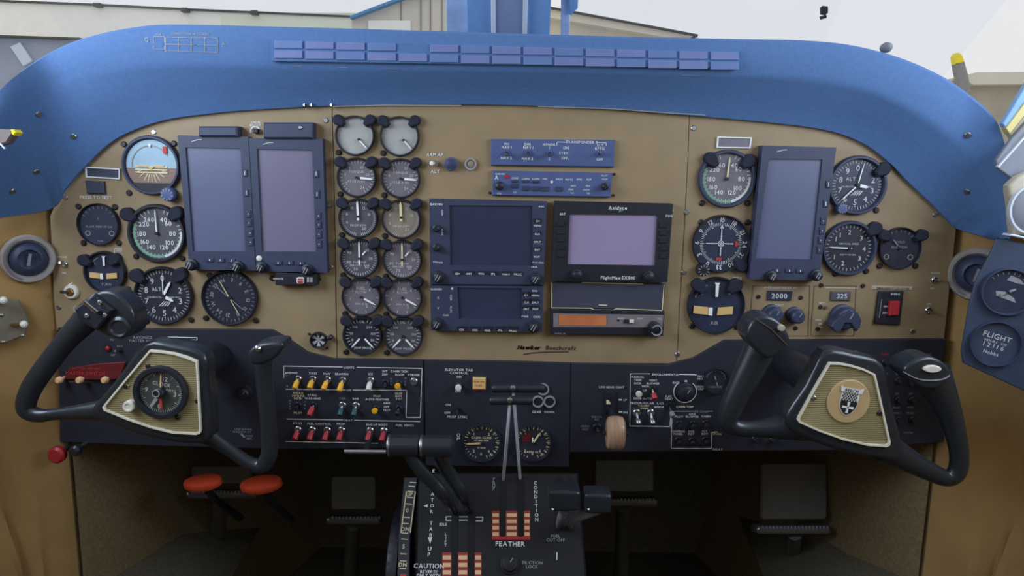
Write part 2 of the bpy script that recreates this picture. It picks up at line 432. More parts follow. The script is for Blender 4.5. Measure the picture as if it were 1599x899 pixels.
p = far(12); b = Thing('grey_shed', 'low blue-grey shed with slanted pale panel beyond the pilot window', 'building', p.at(50, 250))
b.part('wall', MB().pp(p, [(-300, 55), (0, 57), (122, 61), (160, 290), (-300, 290)], -4, 0), 'shed_grey')
b.part('panel', MB().pp(p, [(16, 73), (31, 66), (50, 95), (36, 103)], 0, 0.05), 'shed_pale', label='slanted pale panel')
b.part('roof_edge', MB().line(p, [(-300, 54), (0, 56), (124, 60)], 3, 0.1, 0.2), 'bldg_dark')
p = far(20); b = Thing('low_hangar', 'cream hangar with a sloping roof edge right beside the centre post', 'building', p.at(950, 250))
b.part('wall', MB().pp(p, [(840, 12), (862, 16), (1090, 58), (1130, 290), (840, 290)], -8, 0), 'bldg_grey')
b.part('roof_band', MB().pp(p, [(830, 8), (862, 14), (1090, 56), (1040, 58), (862, 28), (830, 22)], 0, 0.4), 'roof_cream', label='cream roof band')
b.part('roof_edge', MB().line(p, [(830, 6), (862, 12), (1090, 55)], 3, 0.5, 0.5), 'bldg_dark')
p = far(30); b = Thing('tan_building', 'low tan building with pale roofline beyond the copilot window', 'building', p.at(1560, 250))
b.part('wall', MB().pp(p, [(1440, 150), (1500, 120), (1530, 114), (1900, 112), (1900, 290), (1440, 290)], -8, 0), 'hill_tan')
b.part('roof', MB().pp(p, [(1500, 121), (1525, 113), (1900, 110), (1900, 128), (1520, 132)], 0, 0.6), 'bldg_grey')
def prop(label, Y, tip, root, w, m_blade, hubpx):
    p = far(Y); t = Thing('propeller', label, 'propeller', p.at(*hubpx))
    d = V((tip[0] - root[0], tip[1] - root[1])); L = d.length; d /= L; q = V((-d.y, d.x))
    c = lambda s, k: (root[0] + d.x * L * s + q.x * w * k, root[1] + d.y * L * s + q.y * w * k)
    t.part('blade', MB().pp(p, [c(0, -.4), c(.4, -.55), c(.76, -.5), c(.76, .5), c(.4, .55), c(0, .4)], -.03, 0, .006), m_blade)
    t.part('blade_tip', MB().pp(p, [c(.762, -.5), c(.93, -.42), c(1, -.1), c(1, .1), c(.93, .42), c(.762, .5)], -.03, 0, .006), 'blade_yellow', label='yellow painted blade tip')
    t.part('spinner', MB().lathe(p.fr(*hubpx), [(.16, -.2), (.16, 0), (.12, .12), (.05, .2), (.01, .22)], 20), 'steel')
    return t, p
t, p = prop('grey propeller blade with yellow tip beyond the copilot windshield', 1.9, (1496, 82), (1512, 150), 15, 'blade_grey', (1530, 330))
t.part('blade', MB().pp(p, [(1506, 128), (1507, 117), (1510, 110), (1513, 117), (1512, 128)], -.05, -.02, .004), 'blade_grey')
pv = Plane((0, -.17, 0)); t = Thing('window_latch', 'brown window latch with yellow tip at the pilot end of the glareshield', 'latch', pv.at(-10, 215))
t.part('arm', MB().pp(pv, [(-60, 199), (17, 202), (21, 208), (10, 224), (-60, 240)], -.012, 0, .002), 'blade_brown')
t.part('tip', MB().pp(pv, [(16, 202), (21, 202), (24.5, 207), (21, 211.5), (18, 209)], -.010, .003, .001), 'blade_yellow')
t.part('edge_line', MB().line(pv, [(-8, 216), (7, 232)], 2, .001, .002), 'trim_white')

# ------------------------------------------------------------------ glareshield hood
INN = [(-90, 352), (0, 340), (78, 326), (100, 297), (130, 262), (180, 217), (250, 189), (330, 177), (400, 171), (520, 165), (650, 163), (800, 164), (950, 170), (1075, 180), (1200, 191), (1290, 203), (1345, 222), (1385, 250), (1420, 285), (1455, 318), (1482, 345), (1495, 357), (1525, 366), (1553, 375)]
LIP = [(-120, 360), (-60, 262), (0, 180), (60, 140), (130, 113), (200, 101), (280, 98), (400, 101), (520, 104), (650, 106), (800, 108), (950, 111), (1075, 114), (1200, 118), (1290, 126), (1345, 137), (1390, 153), (1440, 180), (1490, 215), (1530, 255), (1552, 290), (1561, 320), (1566, 345), (1568, 374)]
TOP = [(-110, 330), (-55, 210), (0, 138), (50, 97), (100, 69), (150, 53), (200, 43), (260, 37.5), (400, 40), (520, 43), (690, 48), (860, 53), (1000, 57), (1150, 60), (1250, 62), (1320, 68), (1380, 81), (1430, 98), (1480, 122), (1520, 150), (1548, 175), (1566, 205), (1578, 270), (1580, 372)]
YL, YT = -0.052, -0.060
def ramp(x, a, b): t = max(0.0, min(1.0, (x - a) / (b - a))); return t * t * (3 - 2 * t)
def ends(px): return ramp(-px, -90, 60) + 0.6 * ramp(px, 1500, 1640)
ci, cl, ct = (catmull(q, 5) for q in (INN, LIP, TOP))
rows = []
A = [atY(x, y, -0.007 - .09 * ends(x) - .022 * ramp(x, 1490, 1540)) for x, y in ci]; B = [atY(x, y, YL - .09 * ends(x)) for x, y in cl]; C_ = [atY(x, y, YT - .07 * ends(x)) for x, y in ct]
lerp = lambda P, Q, t: [a * (1 - t) + b * t for a, b in zip(P, Q)]
nrm = lambda P, dy, dz: [a + V((0, dy, dz)) for a in P]
rows.append(nrm(A, 0.005, 0.0)); rows.append(A); rows.append(nrm(lerp(A, B, 0.5), 0.004, 0.003)); rows.append(lerp(A, B, 0.9)); rows.append(lerp(lerp(A, B, 0.97), lerp(B, C_, 0.06), 0.6))
rows.append(lerp(B, C_, 0.10)); rows.append(nrm(lerp(B, C_, 0.5), -0.003, 0)); rows.append(lerp(B, C_, 0.93)); rows.append(nrm(C_, 0.004, 0.0))
rows.append(nrm(C_, 0.03, 0.0)); up = lambda z: ramp(z, 0.17, 0.26)       # the low side legs of the hood do not run forward through the side walls
rows.append([V((a.x, a.y + 0.03 + (0.27 - a.y) * up(a.z), a.z - 0.012 * up(a.z))) for a in C_]); rows.append([V((a.x * (1 - 0.07 * up(a.z)), a.y + 0.032 + (0.568 - a.y) * up(a.z), a.z - 0.05 * up(a.z))) for a in C_])
n = len(A); vs = sum(rows, []); fs = [(r * n + i, r * n + i + 1, (r + 1) * n + i + 1, (r + 1) * n + i) for r in range(len(rows) - 1) for i in range(n - 1)]
hood = Thing('glareshield', 'padded glareshield painted with blue glare haze, arching over the whole instrument panel', 'glareshield', atY(800, 110, YL))
hood.part('hood', MB().add(vs, fs), 'hood_veil_vinyl')
PT = (atY(830, 50, YT) - atY(830, 108, YL)).normalized()
PA = Plane(lerp([atY(800, 107, YL)], [atY(800, 51, YT)], 0.5)[0] + V((0, -0.003, 0)), V((1, 0, 0)).cross(PT))
from mathutils.bvhtree import BVHTree
HB = BVHTree.FromPolygons(vs, fs)
def on_hood(px, py):
    h = HB.ray_cast(CAM, ray(px, py).normalized()); nn = h[1] if h[1].dot(CAM - h[0]) > 0 else -h[1]
    return h[0], nn
def drape(mb, off=.0008):
    for i, v in enumerate(mb.v):
        h = HB.ray_cast(CAM, (v - CAM).normalized())
        if h[0] is not None: mb.v[i] = h[0] + (h[1] if h[1].dot(CAM - h[0]) > 0 else -h[1]) * off
    return mb
for x, y in ((60, 178), (115, 213), (57, 268), (20, 298), (1511, 211), (1510, 299)):
    h, nn = on_hood(x, y); u = V((1, 0, 0)); u = (u - nn * u.dot(nn)).normalized()
    hood.part('screw', MB().lathe(Fr(h, u, nn.cross(u), nn), [(.0042, -.002), (.0042, .0010), (.003, .0022)], 12), 'steel')
def segs(mb, pts, w):
    for (x0, y0), (x1, y1) in zip(pts, pts[1:]):
        k = max(1, int(abs(x1 - x0) / 8)); mb.line(PA, [(x0 + (x1 - x0) * i / k, y0 + (y1 - y0) * i / k) for i in range(k + 1)], w)
    return mb
mb = MB(); segs(mb, [(240, 57), (257, 57), (257, 77), (240, 76), (240, 57)], 1); segs(mb, [(260, 58), (340, 60)], 1); segs(mb, [(260, 69), (340, 71)], 1); segs(mb, [(259, 79), (340, 82)], 1)
for x in (259, 279, 299, 320, 340): segs(mb, [(x, 58), (x, 69.5), (x, 81)], 1)
mb.text(PA, 'CORRECTION IN DEGREES', 298, 53, 3.2).text(PA, 'G', 230, 62, 6).text(PA, 'A', 350, 68, 5).text(PA, 'FOR', 249, 54, 3)
hood.part('placard', drape(mb), 'grey_print', label='faint white printed correction table')
for pts in ([(456, 103), (472, 103)], [(528, 105), (543, 105.5)], [(600, 107), (622, 107.5)], [(1064, 117), (1101, 118)]):
    hood.part('lip_dash', drape(segs(MB(), pts, 1.0)), 'grey_print')  # short pale dashes along the lip of the hood
PH = Plane((0, -0.010, 0))
hood.part('edge_bead', MB().line(PH, [(520, 166), (600, 164), (720, 164.5)], 1.2, 0.002), 'grey_print', label='pale bead along the hood edge')
hood.part('edge_bead', MB().line(PH, [(840, 166), (960, 170), (1040, 176), (1102, 179.5)], 1.2, 0.002), 'grey_print', label='pale bead along the hood edge')
for x in (473, 484, 515): hood.part('clip', MB().rect(PH, x - 2, 161, x + 2, 166, -.002, .004, .001), 'chrome')
dy = lambda x: (x - 428) * 0.0265
an = hood.part('annunciator_panel', MB().pp(PA, [(424, 60), (1154, 60 + dy(1154)), (1154, 88 + dy(1154)), (424, 96)], -0.012, 0.0045, 0.001), 'hood_veil_vinyl', label='long unlit annunciator strip of two lamp rows')
for i in range(15):
    x0 = 428 + i * 48.7
    for r in range(2):
        if i == 4 and r == 0: continue
        y0, y1 = (63 + dy(x0), 75.5 + dy(x0)) if r == 0 else (78 + dy(x0), 91 + dy(x0))
        hood.part('lens', MB().pp(PA, [(x0, y0), (x0 + 44, y0 + 1.2), (x0 + 44, y1 + .2), (x0, y1)], 0.002, 0.0065, 0.0006), 'lens_mauve' if (i + r) % 3 else 'shutter_lens', an)
single('glareshield_stud', MB().lathe(Fr(atY(1385, 74, -.05), V((1, 0, 0)), V((0, 0, 1)), V((0, -1, 0))), [(.006, -.008), (.007, 0), (.005, .006), (.001, .009)], 14), 'grey_trim', 'small grey stud on top of the glareshield', 'stud')

# ------------------------------------------------------------------ instrument panels
def panel(name, label, pts, pl=P0, mt='tan_paint', th=0.004, screws=(), sm='dark_screw'):
    c = sum(pl.poly(pts), V((0, 0, 0))) / len(pts)
    t = Thing(name, label, 'panel', c)
    t.part('plate', MB().pp(pl, pts, -th, 0, 0.0008), mt)
    for x, y in screws:
        f = pl.fr(x, y); s = t.part('screw', MB().lathe(f, [(.0038, -.001), (.0038, .0006), (.003, .0013)], 12), sm)
    return t
pil = panel('instrument_panel', 'tan pilot instrument panel with round gauges and two tall displays', [(78, 338), (94, 298), (118, 258), (180, 188), (260, 160), (518, 150), (520.5, 250), (526, 561), (500, 558), (470, 545), (445, 528), (425, 519), (88, 516), (84, 470)],
            screws=[(240, 206), (102, 308), (509, 188), (514, 320), (516, 417), (92, 480)], sm='steel')
cen = panel('instrument_panel', 'tan centre instrument panel with engine gauges and radio stack', [(518.6, 150), (800, 145), (1077, 152), (1074, 250), (1056, 568), (800, 566), (527, 563), (521.2, 250)],
            screws=[(1058, 553), (1048, 330)], sm='steel')
cop = panel('instrument_panel', 'tan copilot instrument panel with one tall display', [(1077.6, 152), (1280, 172), (1352, 205), (1408, 250), (1450, 288), (1486, 330), (1493, 360), (1485, 430), (1474, 534), (1130, 534), (1100, 550), (1070, 566), (1056.8, 568), (1074.8, 250)],
            screws=[(1083, 200), (1072, 331), (1460, 335), (1068, 425), (1425, 517)], sm='steel')
sl = panel('switch_subpanel', 'black pilot sub-panel with yellow and red switch rows', [(90, 512), (425, 515), (447, 527), (480, 550), (520, 560), (661, 562), (662, 699), (440, 701), (250, 696), (94, 690)], PS, 'black_panel', .0055)
sc = panel('switch_subpanel', 'black centre sub-panel carrying two cabin gauges and gear lights', [(662.5, 562), (800, 564), (891, 567), (889, 729), (665, 727)], PS, 'black_panel', .0055)
sr = panel('switch_subpanel', 'black copilot sub-panel with environmental controls', [(892, 567), (1040, 570), (1083, 559), (1132, 531), (1478, 529), (1472, 560), (1474, 690), (1300, 703), (890, 706)], PS, 'black_panel', .0055)
LET = {k: {} for k in ('pil', 'cen', 'cop', 'sl', 'sc', 'sr')}
OWN = dict(pil=pil, cen=cen, cop=cop, sl=sl, sc=sc, sr=sr)
PLN = dict(pil=P0, cen=P0, cop=P0, sl=PS, sc=PS, sr=PS)
def pr(k, txt, x, y, h, ink='white_print', **kw):
    LET[k].setdefault(ink, MB()).text(PLN[k], txt, x, y, h, **kw)
def ln(k, pts, w=1.0, ink='white_print'):
    LET[k].setdefault(ink, MB()).line(PLN[k], pts, w)
# ------------------------------------------------------------------ gauges
def gauge(name, label, px, py, rpx, face='dial_black', ink='dial_print', bw=0.13, draw=None, needles=(), posts=(), screws=(), pl=P0, knob=None, group=None, bez='black_plastic', rim=True, cat='gauge', cw=0.0, extra=None):
    f = pl.fr(px, py); mpp = pl.mpp(px, py); R = rpx * mpp
    if cw: f = f.cw(cw)
    t = Thing(name, label, cat, f.o, group)
    q = R * (1 - bw)
    t.part('bezel', MB().lathe(f, [(R * .93, 0), (R, .0005), (R, .005), (R * .96, .008), (q * 1.03, .008), (q, .0062), (q, .0012)], 40, cap=False), bez)
    dial = t.part('dial', MB().lathe(f, [(q, .0005), (q, .0018)], 40), face)
    if draw:
        d = draw(f, q)
        if isinstance(d, MB): d = {ink: d}
        for k, mbk in d.items():
            if mbk.v: t.part('markings', mbk, k, dial)
    for nd in needles:
        ang, r1, r0, w, mt = nd[:5]; cx, cy = (nd[5] if len(nd) > 5 else (0, 0))
        mbn = MB().bar(f, ang, r0 * q, r1 * q * .82, w * q, w * q * .85, .0052, cx * q, cy * q, .0008)
        mbn.bar(f, ang, r1 * q * .82, r1 * q, w * q * .85, w * q * .12, .0052, cx * q, cy * q, .0008)
        t.part('needle', mbn, mt)
    if needles:
        cx, cy = (needles[0][5] if len(needles[0]) > 5 else (0, 0))
        t.part('hub', MB().lathe(Fr(f.pt(cx * q, cy * q), f.u, f.v, f.n), [(q * .07, .0018), (q * .07, .0058), (q * .045, .0066)], 14), 'black_plastic')
    for dx, dyy in posts:
        fo = pl.fr(px + dx * .94, py + dyy * .94); r = min(10.5, rpx * .27) * mpp
        g = f.o - fo.o; ang = math.atan2(g.dot(pl.v), g.dot(pl.u))
        ou = [(cos(ang + radians(k)) * r, sin(ang + radians(k)) * r) for k in range(60, 301, 20)] + [(cos(ang - .28) * r * 1.5, sin(ang - .28) * r * 1.5), (cos(ang + .28) * r * 1.5, sin(ang + .28) * r * 1.5)]
        mp = MB().prism([fo.pt(x, y, .0105) for x, y in ou], fo.n, .0105, .0022)
        t.part('post_light', mp, 'matte_black' if not name.endswith('wind_dial') else 'black_plastic')
    for dx, dyy in screws:
        fo = pl.fr(px + dx, py + dyy); r = min(4.6, rpx * .15) * mpp
        t.part('screw', MB().lathe(fo, [(r, 0), (r, .0015), (r * .7, .0026)], 12), 'dark_screw')
    if knob:
        dx, dyy, kr, km = knob; fo = pl.fr(px + dx, py + dyy); r = kr * mpp
        kn = t.part('knob', MB().lathe(fo, [(r, .001), (r, .012), (r * .9, .0145), (r * .4, .015)], 18), km)
        g = MB()
        for i in range(10): g.bar(fo, i * 36, r * .55, r * .9, r * .12, r * .12, .0156)
        t.part('grip_ridges', g, 'grey_print', kn)
    if extra: extra(t, f, q)
    return t
def nums(mb, f, q, r, items, size, h=.0024):
    for a, s_ in items:
        mb.glyphs(f, s_, size * q, h, x=sin(radians(a)) * r * q, y=cos(radians(a)) * r * q)
    return mb
H = .0023
def asi_face(f, q):
    w, g = MB(), MB()
    w.ticks(f, .82 * q, .97 * q, 20, 340, 33, .022 * q, H)
    nums(w, f, q, .60, [(28, '40'), (50, '60'), (90, '80'), (127, '100'), (155, '120'), (205, '140'), (236, '160'), (268, '180'), (305, '220'), (332, '260')], .17)
    w.ring(f, .88 * q, .97 * q, H - .0003, H + .0001, 48, 85, 165)
    g.ring(f, .86 * q, .95 * q, H - .0003, H + .0001, 48, 165, 300)
    return {'white_print': w, 'green_print': g}
def alt_face(f, q):
    w = MB().ticks(f, .84 * q, .96 * q, 0, 352.8, 50, .02 * q, H).ticks(f, .80 * q, .96 * q, 0, 324, 10, .03 * q, H)
    nums(w, f, q, .66, [(i * 36, str(i)) for i in range(10) if i != 1], .21)
    w.glyphs(f, 'ALT', .13 * q, H, x=-.25 * q, y=.24 * q)
    for i in range(4): w.flat(f, [(-.22 * q + i * .1 * q, -.40 * q), (-.17 * q + i * .1 * q, -.40 * q), (.02 * q + i * .08 * q, -.22 * q), (-.03 * q + i * .08 * q, -.22 * q)], H)
    w.glyphs(f, 'CALIBRATED TO 20000 FEET', .06 * q, H, y=-.06 * q)
    return w
def vsi_face(f, q):
    w = MB().ticks(f, .84 * q, .96 * q, 0, 350, 36, .02 * q, H)
    nums(w, f, q, .66, [(0, '2'), (-35, '1'), (50, '3'), (92, '4'), (130, '3'), (195, '2'), (235, '1'), (305, '1')], .19)
    w.glyphs(f, 'VERTICAL SPEED', .07 * q, H, y=.18 * q).glyphs(f, '1000 FT PER MIN', .06 * q, H, y=-.28 * q)
    return w
def compass_face(f, q):
    w = MB().ticks(f, .66 * q, .76 * q, 0, 355, 72, .014 * q, H).ticks(f, .62 * q, .76 * q, 0, 330, 12, .026 * q, H)
    for i, s_ in enumerate(['15', '18', '21', '24', '27', '30', '33', '0', '3', '6', '9', '12']):
        a = i * 30 + 2; c = f.cw(a); w.glyphs(Fr(f.pt(sin(radians(a)) * .87 * q, cos(radians(a)) * .87 * q), c.u, c.v, c.n), s_, .16 * q, H)
    w.bar(f, 0, -.45 * q, .62 * q, .03 * q, .03 * q, H + .001).bar(f, 90, -.55 * q, .45 * q, .03 * q, .03 * q, H + .001)
    w.flat(f, [(-.06 * q, .56 * q), (.06 * q, .56 * q), (0, .70 * q)], H + .001)
    w.ring(f, .08 * q, .11 * q, H, H + .001, 24)
    for i in range(-4, 5):
        if i: w.bar(f, 90, -.03 * q, .03 * q, .02 * q, .02 * q, H + .001, 0, i * .09 * q); w.bar(f, 0, -.03 * q, .03 * q, .02 * q, .02 * q, H + .001, i * .09 * q, 0)
    r = MB()
    for cx, cy, a, b in ((.56, 0, .05, .10), (-.05, -.56, .10, .05)): r.flat(f, [((cx - a) * q, (cy - b) * q), ((cx + a) * q, (cy - b) * q), ((cx + a) * q, (cy + b) * q), ((cx - a) * q, (cy + b) * q)], H + .0008)
    return {'white_print': w, 'red_print': r}
def rmi_face(f, q):
    w = MB().ticks(f, .84 * q, .95 * q, 0, 350, 36, .018 * q, H)
    for i, s_ in enumerate(['N', '3', '6', 'E', '12', '15', 'S', '21', '24', 'W', '30', '33']):
        a = i * 30 - 20; c = f.cw(a); w.glyphs(Fr(f.pt(sin(radians(a)) * .70 * q, cos(radians(a)) * .70 * q), c.u, c.v, c.n), s_, .14 * q, H)
    return {'grey_print': w}
def dark_face(words):
    def d(f, q):
        w = MB().ticks(f, .80 * q, .93 * q, -60, 60, 9, .025 * q, H)
        for y, s_, z in words: w.glyphs(f, s_, z * q, H, y=y * q)
        for x in (-.6, .6): w.ring(Fr(f.pt(x * q, -.45 * q), f.u, f.v, f.n), .10 * q, .14 * q, H - .0002, H, 16)
        return {'grey_print': w}
    return d
def turn_extra(scale=1.0):
    def e(t, f, q):
        t.part('turn_needle', MB().flat(f, [(-.045 * q, .32 * q), (.045 * q, .32 * q), (.06 * q, .78 * q), (.10 * q, .84 * q), (-.10 * q, .84 * q), (-.06 * q, .78 * q)], .0050, .0012), 'needle_white')
        t.part('slip_tube', MB().flat(f, [(-.80 * q, -.02 * q), (-.28 * q, -.07 * q), (-.28 * q, -.35 * q), (-.82 * q, -.30 * q)], .0044, .0015), 'amber_lens', label='pale amber slip tube')
        t.part('slip_tube', MB().flat(f, [(.08 * q, -.08 * q), (.62 * q, -.03 * q), (.62 * q, -.31 * q), (.06 * q, -.36 * q)], .0044, .0015), 'amber_lens', label='pale amber slip tube')
        t.part('slip_ball', MB().flat(f, [(-.26 * q, -.08 * q), (-.12 * q, -.08 * q), (-.12 * q, -.38 * q), (-.26 * q, -.36 * q)], .0046, .0015), 'needle_white')
    return e
def turn_face(word):
    def d(f, q):
        w = MB().glyphs(f, word, .13 * q, H, y=-.66 * q).ring(f, .80 * q, .83 * q, H - .0002, H, 40, -70, -25)
        w.glyphs(f, 'L', .12 * q, H, x=-.5 * q, y=.45 * q).glyphs(f, 'R', .12 * q, H, x=.5 * q, y=.45 * q)
        return {'grey_print': w}
    return d
SC4 = lambda r: [(-r * .78, r * .78), (r * .78, r * .78)]
def att_extra(t, f, q):
    def half(s0, s1): return [(sin(radians(a)) * q * .97, cos(radians(a)) * q * .97) for a in range(s0, s1 + 1, 6)]
    t.part('sky_half', MB().flat(f, half(-96, 96), .0032, .001), 'sky_card', label='pale blue sky half')
    t.part('ground_half', MB().flat(f, half(96, 264), .0032, .001), 'ground_card', label='brown ground half')
    t.part('bank_ring', MB().ring(f, .72 * q, .76 * q, .0033, .0040, 40, -95, 60), 'grey_print')
    w = MB()
    for a in (-70, -50, -30, -15, 0, 15, 30, 50, 70): w.bar(f, a + 180, .30 * q, .62 * q, .035 * q, .02 * q, .0038, 0, -.05 * q)
    for k in range(3): w.flat(f, [(-.62 * q, (-.02 - k * .11) * q), (.62 * q, (-.04 - k * .11) * q), (.62 * q, (-.09 - k * .11) * q), (-.62 * q, (-.07 - k * .11) * q)], .0042)
    t.part('pitch_lines', w, 'cream_print')
    t.part('aircraft_bar', MB().flat(f, [(-.5 * q, .0), (-.12 * q, .0), (0, -.10 * q), (.12 * q, 0), (.5 * q, 0), (.5 * q, -.05 * q), (.13 * q, -.05 * q), (0, -.16 * q), (-.13 * q, -.05 * q), (-.5 * q, -.05 * q)], .0052, .0012), 'amber_lens')
    t.part('flag', MB().flat(f, [(.50 * q, .45 * q), (.64 * q, .45 * q), (.64 * q, .72 * q), (.50 * q, .72 * q)], .0054, .001), 'red_print', label='red warning flag')
    t.part('pointer', MB().flat(f, [(-.06 * q, .80 * q), (.06 * q, .80 * q), (0, .66 * q)], .0054, .001), 'needle_white')
    t.part('mask_plate', MB().flat(f, [(sin(radians(a)) * q, cos(radians(a)) * q) for a in range(132, 229, 6)], .0058, .003), 'black_plastic', label='black lower mask plate')
mat('dial_grey2', (86, 84, 92), 0.45, var=0.08); mat('sky_card', (158, 186, 200), 0.5, var=0.06, scale=40); mat('ground_card', (140, 112, 96), 0.5, var=0.08, scale=40)
gauge('attitude_indicator', 'attitude indicator with pale sky and brown ground beside tall display', 238, 258, 46, draw=None, extra=att_extra, bw=.12, screws=[(-36, 43), (-44, -33), (34, -34)], knob=(30, 45, 11, 'navy_plate'), bez='veiled_bezel', cat='flight instrument')
gauge('standby_gauge', 'small dark gauge with faint scale below the press-to-test window', 156, 350, 33, 'dial_navy', draw=dark_face([(.3, 'L', .12), (-.12, 'FLAPS TRIM UP DN', .10), (-.85, 'TYPE', .08)]), screws=[(-33, -28), (24, -27), (-25, 29), (30, 29)], bw=.06)
gauge('airspeed_indicator', 'airspeed indicator on pilot panel between attitude indicator and altimeter', 247, 364, 46, 'dial_grey2', draw=asi_face, needles=[(-1, .92, -.08, .05, 'needle_white')], posts=[(-48, -32), (34, -34)], screws=[(-34, 36), (38, 39)], cat='flight instrument')
gauge('turn_indicator', 'small turn indicator with lone amber slip tube above pilot yoke', 166, 424, 33, 'dial_navy', draw=turn_face('TURN'), extra=turn_extra(), posts=[(-34, -20), (18, -22)], screws=[(34, 27)], bw=.10)
gauge('altimeter', 'black altimeter with three white hands on pilot panel beside pilot yoke', 257, 461, 46, draw=alt_face, needles=[(1, .80, -.05, .03, 'needle_white'), (30, .60, 0, .10, 'needle_white', (0, .02)), (118, .42, .1, .12, 'needle_white')], posts=[(-44, -34), (30, -36)], screws=[(-28, 40), (42, 38)], bw=.09, cat='flight instrument')
gauge('radio_compass', 'dark radio compass gauge with long cream needle under pilot displays', 360, 464, 44, draw=rmi_face, needles=[(-28, .80, -.0, .03, 'needle_cream'), (152, .80, 0, .025, 'needle_cream'), (132, .70, -.60, .02, 'grey_print')], screws=[(-38, 32), (40, 36), (-32, -34)], bw=.08, cat='flight instrument')
def sect(f, q):
    w = MB()
    for a in (-55, 0 - 5, 55, 125, 180, 235): w.flat(f, [(0, 0), (sin(radians(a - 17)) * q * .92, cos(radians(a - 17)) * q * .92), (sin(radians(a + 17)) * q * .92, cos(radians(a + 17)) * q * .92)], H)
    return w
gauge('wind_dial', 'small black dial with white crossed sectors low on pilot panel', 498, 530, 13, 'black_plastic', bw=.12, screws=[(-15, -9), (13, 13)], posts=[(20, -5)], draw=sect)
# copilot flight instruments
gauge('airspeed_indicator', 'glare-painted airspeed indicator on copilot panel beside tall display', 1134, 279, 45, 'dial_grey', draw=asi_face, needles=[(4, .86, -.05, .06, 'needle_cream')], posts=[(-28, -33), (36, -30)], screws=[(-38, 38), (33, 38)], bez='veiled_bezel', cat='flight instrument')
gauge('course_indicator', 'course deviation indicator with white crosshair on copilot panel', 1125, 380, 45, 'dial_navy', draw=compass_face, screws=[(-30, -33), (42, -33)], knob=(-30, 40, 10, 'black_plastic'), posts=[(33, 36)], bw=.05, cat='flight instrument')
gauge('turn_indicator', 'large turn indicator with two amber slip tubes beside copilot yoke', 1117, 476, 45, 'dial_navy', draw=turn_face('AIR'), extra=turn_extra(), posts=[(-30, -34), (32, -34)], screws=[(-37, 33), (34, 34)], bw=.05, cat='flight instrument')
gauge('altimeter', 'altimeter half behind the tall display on copilot panel', 1337, 289, 46, 'dial_navy', draw=alt_face, needles=[(12, .85, .1, .035, 'needle_white'), (225, .85, .1, .05, 'needle_white'), (100, .42, .1, .13, 'needle_white')], posts=[(42, -27)], screws=[(31, 39)], knob=(-28, 36, 8, 'navy_plate'), bez='veiled_bezel', cat='flight instrument')
gauge('vertical_speed_indicator', 'vertical speed indicator with white needle below copilot altimeter', 1324, 387, 43, 'dial_black', draw=vsi_face, needles=[(272, .86, -.1, .06, 'needle_white')], posts=[(42, -33)], screws=[(28, 36), (-20, 40)], bez='veiled_bezel', cat='flight instrument')
gauge('pressure_gauge', 'small dark gauge at the outer end of the copilot panel', 1403, 387, 33, 'dial_black', draw=dark_face([(.3, 'GYRO', .12), (.05, 'SUCTION', .12)]), needles=[(318, .6, .2, .05, 'grey_print')], posts=[(36, -22), (-28, -22)], screws=[(-30, 28), (26, 28)], bw=.06)

# engine gauges: two columns of six
def eng_face(kind):
    def d(f, q):
        w = MB()
        if kind == 0: w.ticks(f, .86 * q, .97 * q, -140, 140, 15, .02 * q, H)
        elif kind == 1:
            w.ticks(f, .80 * q, .97 * q, -150, 150, 26, .035 * q, H).glyphs(f, 'TORQUE', .13 * q, H, y=.32 * q).glyphs(f, 'FT LB X 100', .12 * q, H, y=-.22 * q)
            nums(w, f, q, .64, [(-120, '2'), (-75, '6'), (-35, '8'), (30, '10'), (75, '20'), (150, '24')], .15)
        elif kind == 2:
            w.ticks(f, .84 * q, .98 * q, -170, 170, 52, .03 * q, H).glyphs(f, 'PROP RPM', .12 * q, H, y=-.40 * q)
            nums(w, f, q, .66, [(-110, '6'), (-70, '8'), (-30, '10'), (30, '12'), (70, '16'), (150, '20')], .15)
        elif kind == 3:
            w.ticks(f, .82 * q, .97 * q, 0, 345, 40, .03 * q, H).glyphs(f, 'TURBINE', .12 * q, H, y=-.22 * q).glyphs(f, 'PERCENT RPM', .11 * q, H, y=-.40 * q)
            nums(w, f, q, .64, [(45, '10'), (90, '30'), (140, '50'), (200, '70'), (250, '80'), (300, '90')], .15)
        elif kind == 4:
            w.ticks(f, .80 * q, .96 * q, -120, 200, 10, .035 * q, H).glyphs(f, 'FUEL', .16 * q, H, y=.48 * q).glyphs(f, 'FLOW', .14 * q, H, y=.28 * q).glyphs(f, 'PPH X 10', .11 * q, H, y=-.40 * q)
            nums(w, f, q, .62, [(-100, '1'), (-50, '2'), (50, '4'), (150, '5')], .16)
        else:
            w.ticks(f, .78 * q, .95 * q, -150, -20, 12, .04 * q, H).ticks(f, .78 * q, .95 * q, 20, 150, 12, .04 * q, H)
            w.glyphs(f, 'OIL', .14 * q, H, y=.78 * q).glyphs(f, 'TEMP PRESS', .12 * q, H, y=-.72 * q)
            nums(w, f, q, .62, [(-40, '100'), (-80, '50'), (-115, '0'), (40, '200'), (80, '100'), (115, '50')], .14)
        return w
    return d
GY = [(555, 624.5, 212, 213), (557.5, 626, 277, 278.5), (560, 627, 340.5, 342), (562, 628.5, 403, 405), (565, 629, 463, 464), (566.5, 630, 523, 524)]
NM = ['temperature_gauge', 'torque_gauge', 'propeller_gauge', 'turbine_gauge', 'fuel_flow_gauge', 'oil_gauge']
DS = ['blank temperature gauge with painted pale glare, topmost', 'torque gauge with short white needle, second from the hood', 'propeller speed gauge with upright needle, third from the hood', 'turbine speed gauge with long upright needle, fourth from the hood', 'fuel flow gauge with slanted needle, fifth from the hood', 'oil gauge with two needles, lowest']
